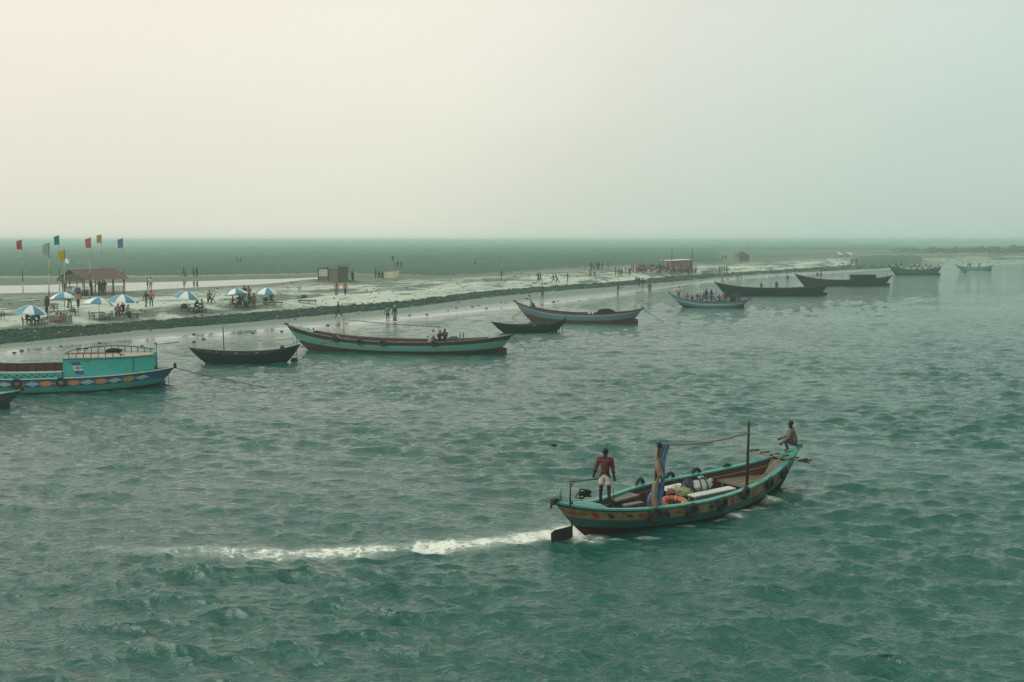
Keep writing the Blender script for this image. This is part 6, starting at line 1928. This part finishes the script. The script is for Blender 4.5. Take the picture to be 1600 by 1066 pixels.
cols = [WHT, DK, WHT, NAVY, GRY, WHT, TEALC, DK, WHT, LBL, DK, WHT]
for i in range(24):
    px = 1393 + i * 3.15
    aboard(t11, px, .95 + .25 * (i % 3), rnd.uniform(0, 360), 'stand' if i % 3 == 1 or i < 6 else 'sit', cols[(i * 5) % 12], cols[(i * 7 + 3) % 12], 'passenger packed into the distant crowded boat at the right', rnd.uniform(-.7, .7), group='passengers in the distant crowded boat', h=rnd.uniform(1.55, 1.72))
for px, lb_ in ((1512.5, 'left one of two dark figures standing together on the farthest boat'), (1516, 'right one of two dark figures standing together on the farthest boat'), (1530, 'dark figure standing alone near the stern of the farthest boat')):
    aboard(t12, px, .55, 180, 'stand', DK, DK, lb_, 0, h=1.66)

# people on the beach, left to right
P(42, 509, -75, 'sit', DK, BLK, 'person in black leaning on the table under the nearest striped umbrella')
P(62.5, 510, 70, 'sit_forward', (.22, .04, .04), DK, 'person in red check sitting at the table under the nearest striped umbrella', topk='shirt')
P(55, 503, 180, 'sit', TEALC, TEALC, 'person in teal sitting behind the table under the nearest striped umbrella', topk='shirt', botk='skirt')
P(74, 491, 160, 'stand', DK, DK, 'dark figure standing behind the snack stall beside the nearest umbrella', scarf=BLK, botk='skirt')
P(105.5, 481.5, -60, 'bend', WHT, WHT, 'person in white bending down under the second umbrella from the left')
P(109.5, 481.5, 20, 'stand', MAR, DK, 'person in dark red standing under the edge of the second umbrella', h=1.55)
P(122.5, 482, 10, 'walk', ORG, DK, 'man in orange shirt walking in front of the open pavilion')
P(101.5, 457.5, 180, 'stand', (.45, .06, .04), DK, 'person in red leaning at the left counter inside the pavilion')
P(143.5, 462, 100, 'stand', (.07, .045, .04), DK, 'man in brown standing at the middle post inside the pavilion')
P(157, 462, 60, 'reach', (.06, .05, .045), NAVY, 'man with one arm stretched out inside the pavilion', topk='shirt')
P(163.8, 461, 200, 'stand', DK, NAVY, 'dark man standing right of the one with his arm out in the pavilion')
P(185.5, 497, 30, 'sit', (.40, .08, .08), DK, 'person in red sitting on the left end of the sunbed group', topk='shirt')
P(193.5, 494, 60, 'sit', BLK, DK, 'person in black sitting in the middle behind the sunbed')
P(198, 497.5, -20, 'sit_forward', (.34, .38, .42), NAVY, 'person with pale blue shawl sitting on the sunbed', scarf=(.26, .27, .26), botk='skirt', topk='shirt')
P(228.5, 481, -10, 'walk', NAVY, KHK, 'man in dark blue shirt walking beside the one in orange and jeans')
P(236.6, 479.5, 200, 'stand', ORG, JEAN, 'man in orange shirt and blue jeans standing on the beach by the channel')
P(231, 453.5, 120, 'stand', GRY, TEALC, 'person in grey standing at the edge of the back channel', h=1.5)
P(235.7, 452.5, 10, 'reach', WHT, KHK, 'person in white with an arm out at the edge of the back channel', h=1.55, topk='shirt')
P(287, 432.5, -90, 'walk', (.10, .07, .09), DK, 'adult walking with a child across the far mud flat')
P(289.8, 433.2, -90, 'walk', MAR, DK, 'small child walking beside an adult across the far mud flat', h=1.05)
P(303, 433, 90, 'stand', (.16, .08, .09), DK, 'person in dull pink standing left of another on the far mud flat')
P(308, 433, 80, 'stand', NAVY, NAVY, 'person in dark blue standing right of another on the far mud flat')
P(371, 411, 60, 'walk', DK, DK, 'left one of two distant figures walking through the reeds', group='two distant figures in the reeds')
P(377, 411, 70, 'walk', DK, DK, 'right one of two distant figures walking through the reeds', group='two distant figures in the reeds')
P(304.5, 487, -80, 'sit_forward', DK, DK, 'dark figure sitting on the left bench under the third group umbrella')
P(317, 488.5, 95, 'sit', KHK, BLK, 'person in khaki sitting on the right bench facing the dark figure', topk='shirt')
P(327.5, 473.5, 10, 'sit', TEALC, DK, 'person in dark teal sitting alone with back to the river', topk='shirt')
P(363, 481, -70, 'sit', NAVY, DK, 'boy in navy sitting at the left of the busy umbrella table', h=1.5)
P(374.5, 480, 180, 'sit', MAR, DK, 'person in dark red sitting behind the busy umbrella table')
P(384, 481.5, 0, 'sit', (.20, .48, .56), LBL, 'person in light blue sitting with back turned at the busy umbrella table', topk='shirt')
P(391, 480, 60, 'sit', DK, DK, 'dark figure sitting at the right of the busy umbrella table')
P(396.8, 482.5, 40, 'stand', (.42, .10, .05), DK, 'person in dull orange standing right of the busy umbrella table')
P(389, 471.5, 180, 'stand', (.36, .06, .05), DK, 'person in red standing behind the busy umbrella table', h=1.72)
P(382.6, 471, 170, 'stand', DK, DK, 'dark figure standing behind the busy umbrella, left of the red one', h=1.74)
P(379, 476, 150, 'sit', KHK, KHK, 'person in brown sitting half hidden behind the light blue one', h=1.6)
P(424, 476, 0, 'sit', (.22, .07, .05), DK, 'person in rust red sitting under the farther right umbrella', topk='shirt')
P(526, 462.2, 5, 'walk', (.52, .07, .05), JEAN, 'left one of two people in red shirts walking on the open beach', topk='shirt')
P(539.6, 462, -5, 'walk', (.52, .06, .05), NAVY, 'right one of two people in red shirts walking on the open beach', topk='shirt')
P(529, 496, 100, 'walk', NAVY, BLK, 'man in dark clothes striding along the wet sand below the weed bank')
P(606, 503.3, 170, 'phone', (.13, .20, .24), BLK, 'man in grey blue shirt standing barefoot at the water edge beside a woman', topk='tshirt', botk='shorts')
P(617, 503, 175, 'stand', BLK, (.12, .17, .22), 'woman in black top and long blue skirt standing at the water edge', botk='skirt', h=1.55, scarf=(.30, .32, .30), topk='shirt')
P(534, 440.5, 20, 'stand', (.35, .10, .12), PINKC, 'person in pink standing at the side of the bamboo hut', botk='skirt')
P(551, 441, 160, 'stand', NAVY, BLK, 'man in dark clothes standing right of the bamboo hut')
P(587, 435.5, -60, 'stand', DK, NAVY, 'dark figure standing left of the squatting group by the pale cloth')
P(593, 435.5, 20, 'squat', NAVY, DK, 'person in dark blue squatting beside the pale cloth, on the left')
P(597, 435.8, -20, 'squat', DK, DK, 'person in black squatting beside the pale cloth, in the middle')
P(601.5, 435.5, 40, 'squat', (.12, .20, .24), NAVY, 'person in blue grey squatting right next to the pale cloth')
P(621, 420, 180, 'stand', NAVY, DK, 'person in dark blue standing under the small dark flag in the meadow')
P(627, 420.3, 160, 'stand', (.20, .10, .09), MAR, 'person in dull red standing beside the small dark flag in the meadow')
P(742.5, 415, 90, 'stand', MAR, DK, 'lone distant figure in dull red out in the meadow')
P(783.2, 439, -80, 'phone', DK, GRY, 'lone person in a dark long shirt standing in the middle of the open beach', botk='shorts', topk='shirt')
P(841, 440.5, 100, 'walk', NAVY, NAVY, 'left one of two dark figures walking close together on the beach')
P(844.5, 440.5, 80, 'walk', DK, DK, 'right one of two dark figures walking close together on the beach')
P(865, 442.3, 85, 'stride', (.05, .12, .16), DK, 'person in teal grey striding left, ahead of a leaning one')
P(870.5, 443, 80, 'lean', BLK, BLK, 'dark figure leaning far forward on the beach')
P(887, 442, 95, 'stand', DK, DK, 'thin dark figure standing apart, right of the leaning one')
P(847.5, 466.5, -10, 'stand_hips', (.05, .10, .11), DK, 'person standing on the weed bank above the man with the oar')
P(922.5, 433.2, 170, 'stand', (.30, .05, .05), MAR, 'person in red standing with a pale one at the left of the crowd')
P(929, 433.3, 180, 'stand', (.30, .38, .40), NAVY, 'person in pale blue standing with the red one at the left of the crowd')
for i, (px, py, a, b_) in enumerate(((923.5, 421.5, DK, DK), (927.5, 422, GRY, NAVY), (933, 421.8, (.2, .1, .09), DK), (935.5, 422, DK, DK), (940.6, 421.6, NAVY, DK), (950, 423, MAR, KHK))):
    P(px, py, rnd.uniform(0, 360), 'stand', a, b_, 'figure standing by the bright sand strip behind the crowd', group='figures by the bright sand strip')
for px, py, ps_, a, b_, lb_ in ((962, 431.3, 'stand', DK, NAVY, 'dark figure standing alone just left of the dense crowd'), (967.3, 432.3, 'walk', NAVY, DK, 'left one of a pair of dark figures close beside the dense crowd'), (971, 432.5, 'stride', (.05, .12, .13), DK, 'right one of a pair of dark figures close beside the dense crowd'),
                               (977.5, 430.5, 'stand', DK, KHK, 'stout dark figure between a walking pair and the dense crowd'), (983.3, 431.3, 'walk', NAVY, NAVY, 'dark figure walking nearest the left end of the dense crowd')):
    P(px, py, rnd.choice((90, -90, 180)), ps_, a, b_, lb_)
for px, py, a, lb_ in ((994.5, 447, (.10, .20, .20), 'left one of three figures standing on the dark weed bank'), (998.2, 448.3, DK, 'middle one of three figures standing on the dark weed bank'), (1004, 450, NAVY, 'right one of three figures standing on the dark weed bank')):
    P(px, py, 180, 'stand', a, DK, lb_)
P(965.3, 462.8, -70, 'carry', DK, BLK, 'dark figure carrying a load on the wet sand')
P(1015, 459.3, 180, 'stand', (.06, .10, .11), DK, 'thin dark figure standing in the shallows left of the passenger boat')
for px, py, a in ((1124.5, 427.5, NAVY), (1128, 427.2, (.2, .08, .09)), (1131.5, 427, DK), (1135.5, 427.3, TEALC)):
    P(px, py, rnd.uniform(0, 360), 'stand', a, DK, 'figure in a cluster on the weed bank above the very long dark boat', group='cluster on the weed bank')
P(1128.3, 437.5, 180, 'stand', (.40, .33, .28), KHK, 'pale figure standing on the sand above the passenger boat', h=1.7)
P(1152.3, 438, 170, 'stand', (.10, .22, .22), GRY, 'figure in teal and grey standing above the bow of the very long dark boat')
P(1230.3, 443.4, 100, 'walk', DK, KHK, 'lone figure wading between the two dark boats')
for px, lb_ in ((1129.6, 'left one of two tiny figures beside the far thatched hut'), (1134, 'right one of two tiny figures beside the far thatched hut')):
    P(px, 407.2, 180, 'stand', DK, DK, lb_)
P(1331, 413.5, 180, 'stand', NAVY, DK, 'left one of two figures standing on the green point', h=1.75)
P(1338, 413.5, 180, 'stand', DK, DK, 'right one of two figures standing on the green point', h=1.75)
# the crowd at the red tent
for row, (y0, n_, x0, x1) in enumerate(((427.6, 22, 988, 1086), (425.8, 22, 990, 1086), (424.2, 18, 995, 1042))):
    for i in range(n_):
        px = x0 + (x1 - x0) * i / (n_ - 1) + rnd.uniform(-1.2, 1.2)
        red = (px < 1018 or 1045 < px < 1075) and rnd.random() < .6
        white = px > 1076 and rnd.random() < .8 or rnd.random() < .08
        a = rnd.choice(((.42, .08, .05), (.50, .16, .07), (.34, .05, .06), (.45, .13, .12))) if red else WHT if white else rnd.choice((NAVY, DK, BLK, (.06, .11, .13), MAR, TEALC))
        b_ = rnd.choice((DK, NAVY, BLK, KHK, MAR, GRY))
        lb_ = 'person in red or orange in the dense crowd by the red tent' if red else 'person in white in the dense crowd by the red tent' if white else 'person in dark clothes in the dense crowd by the red tent'
        P(px, y0 + rnd.uniform(-.5, .5), rnd.uniform(0, 360), rnd.choice(('stand', 'stand', 'walk', 'stand_hips')), a, b_, lb_, group='dense crowd by the red tent: ' + ('red' if red else 'white' if white else 'dark'), h=rnd.uniform(1.5, 1.72), botk=rnd.choice(('trousers', 'trousers', 'skirt')))
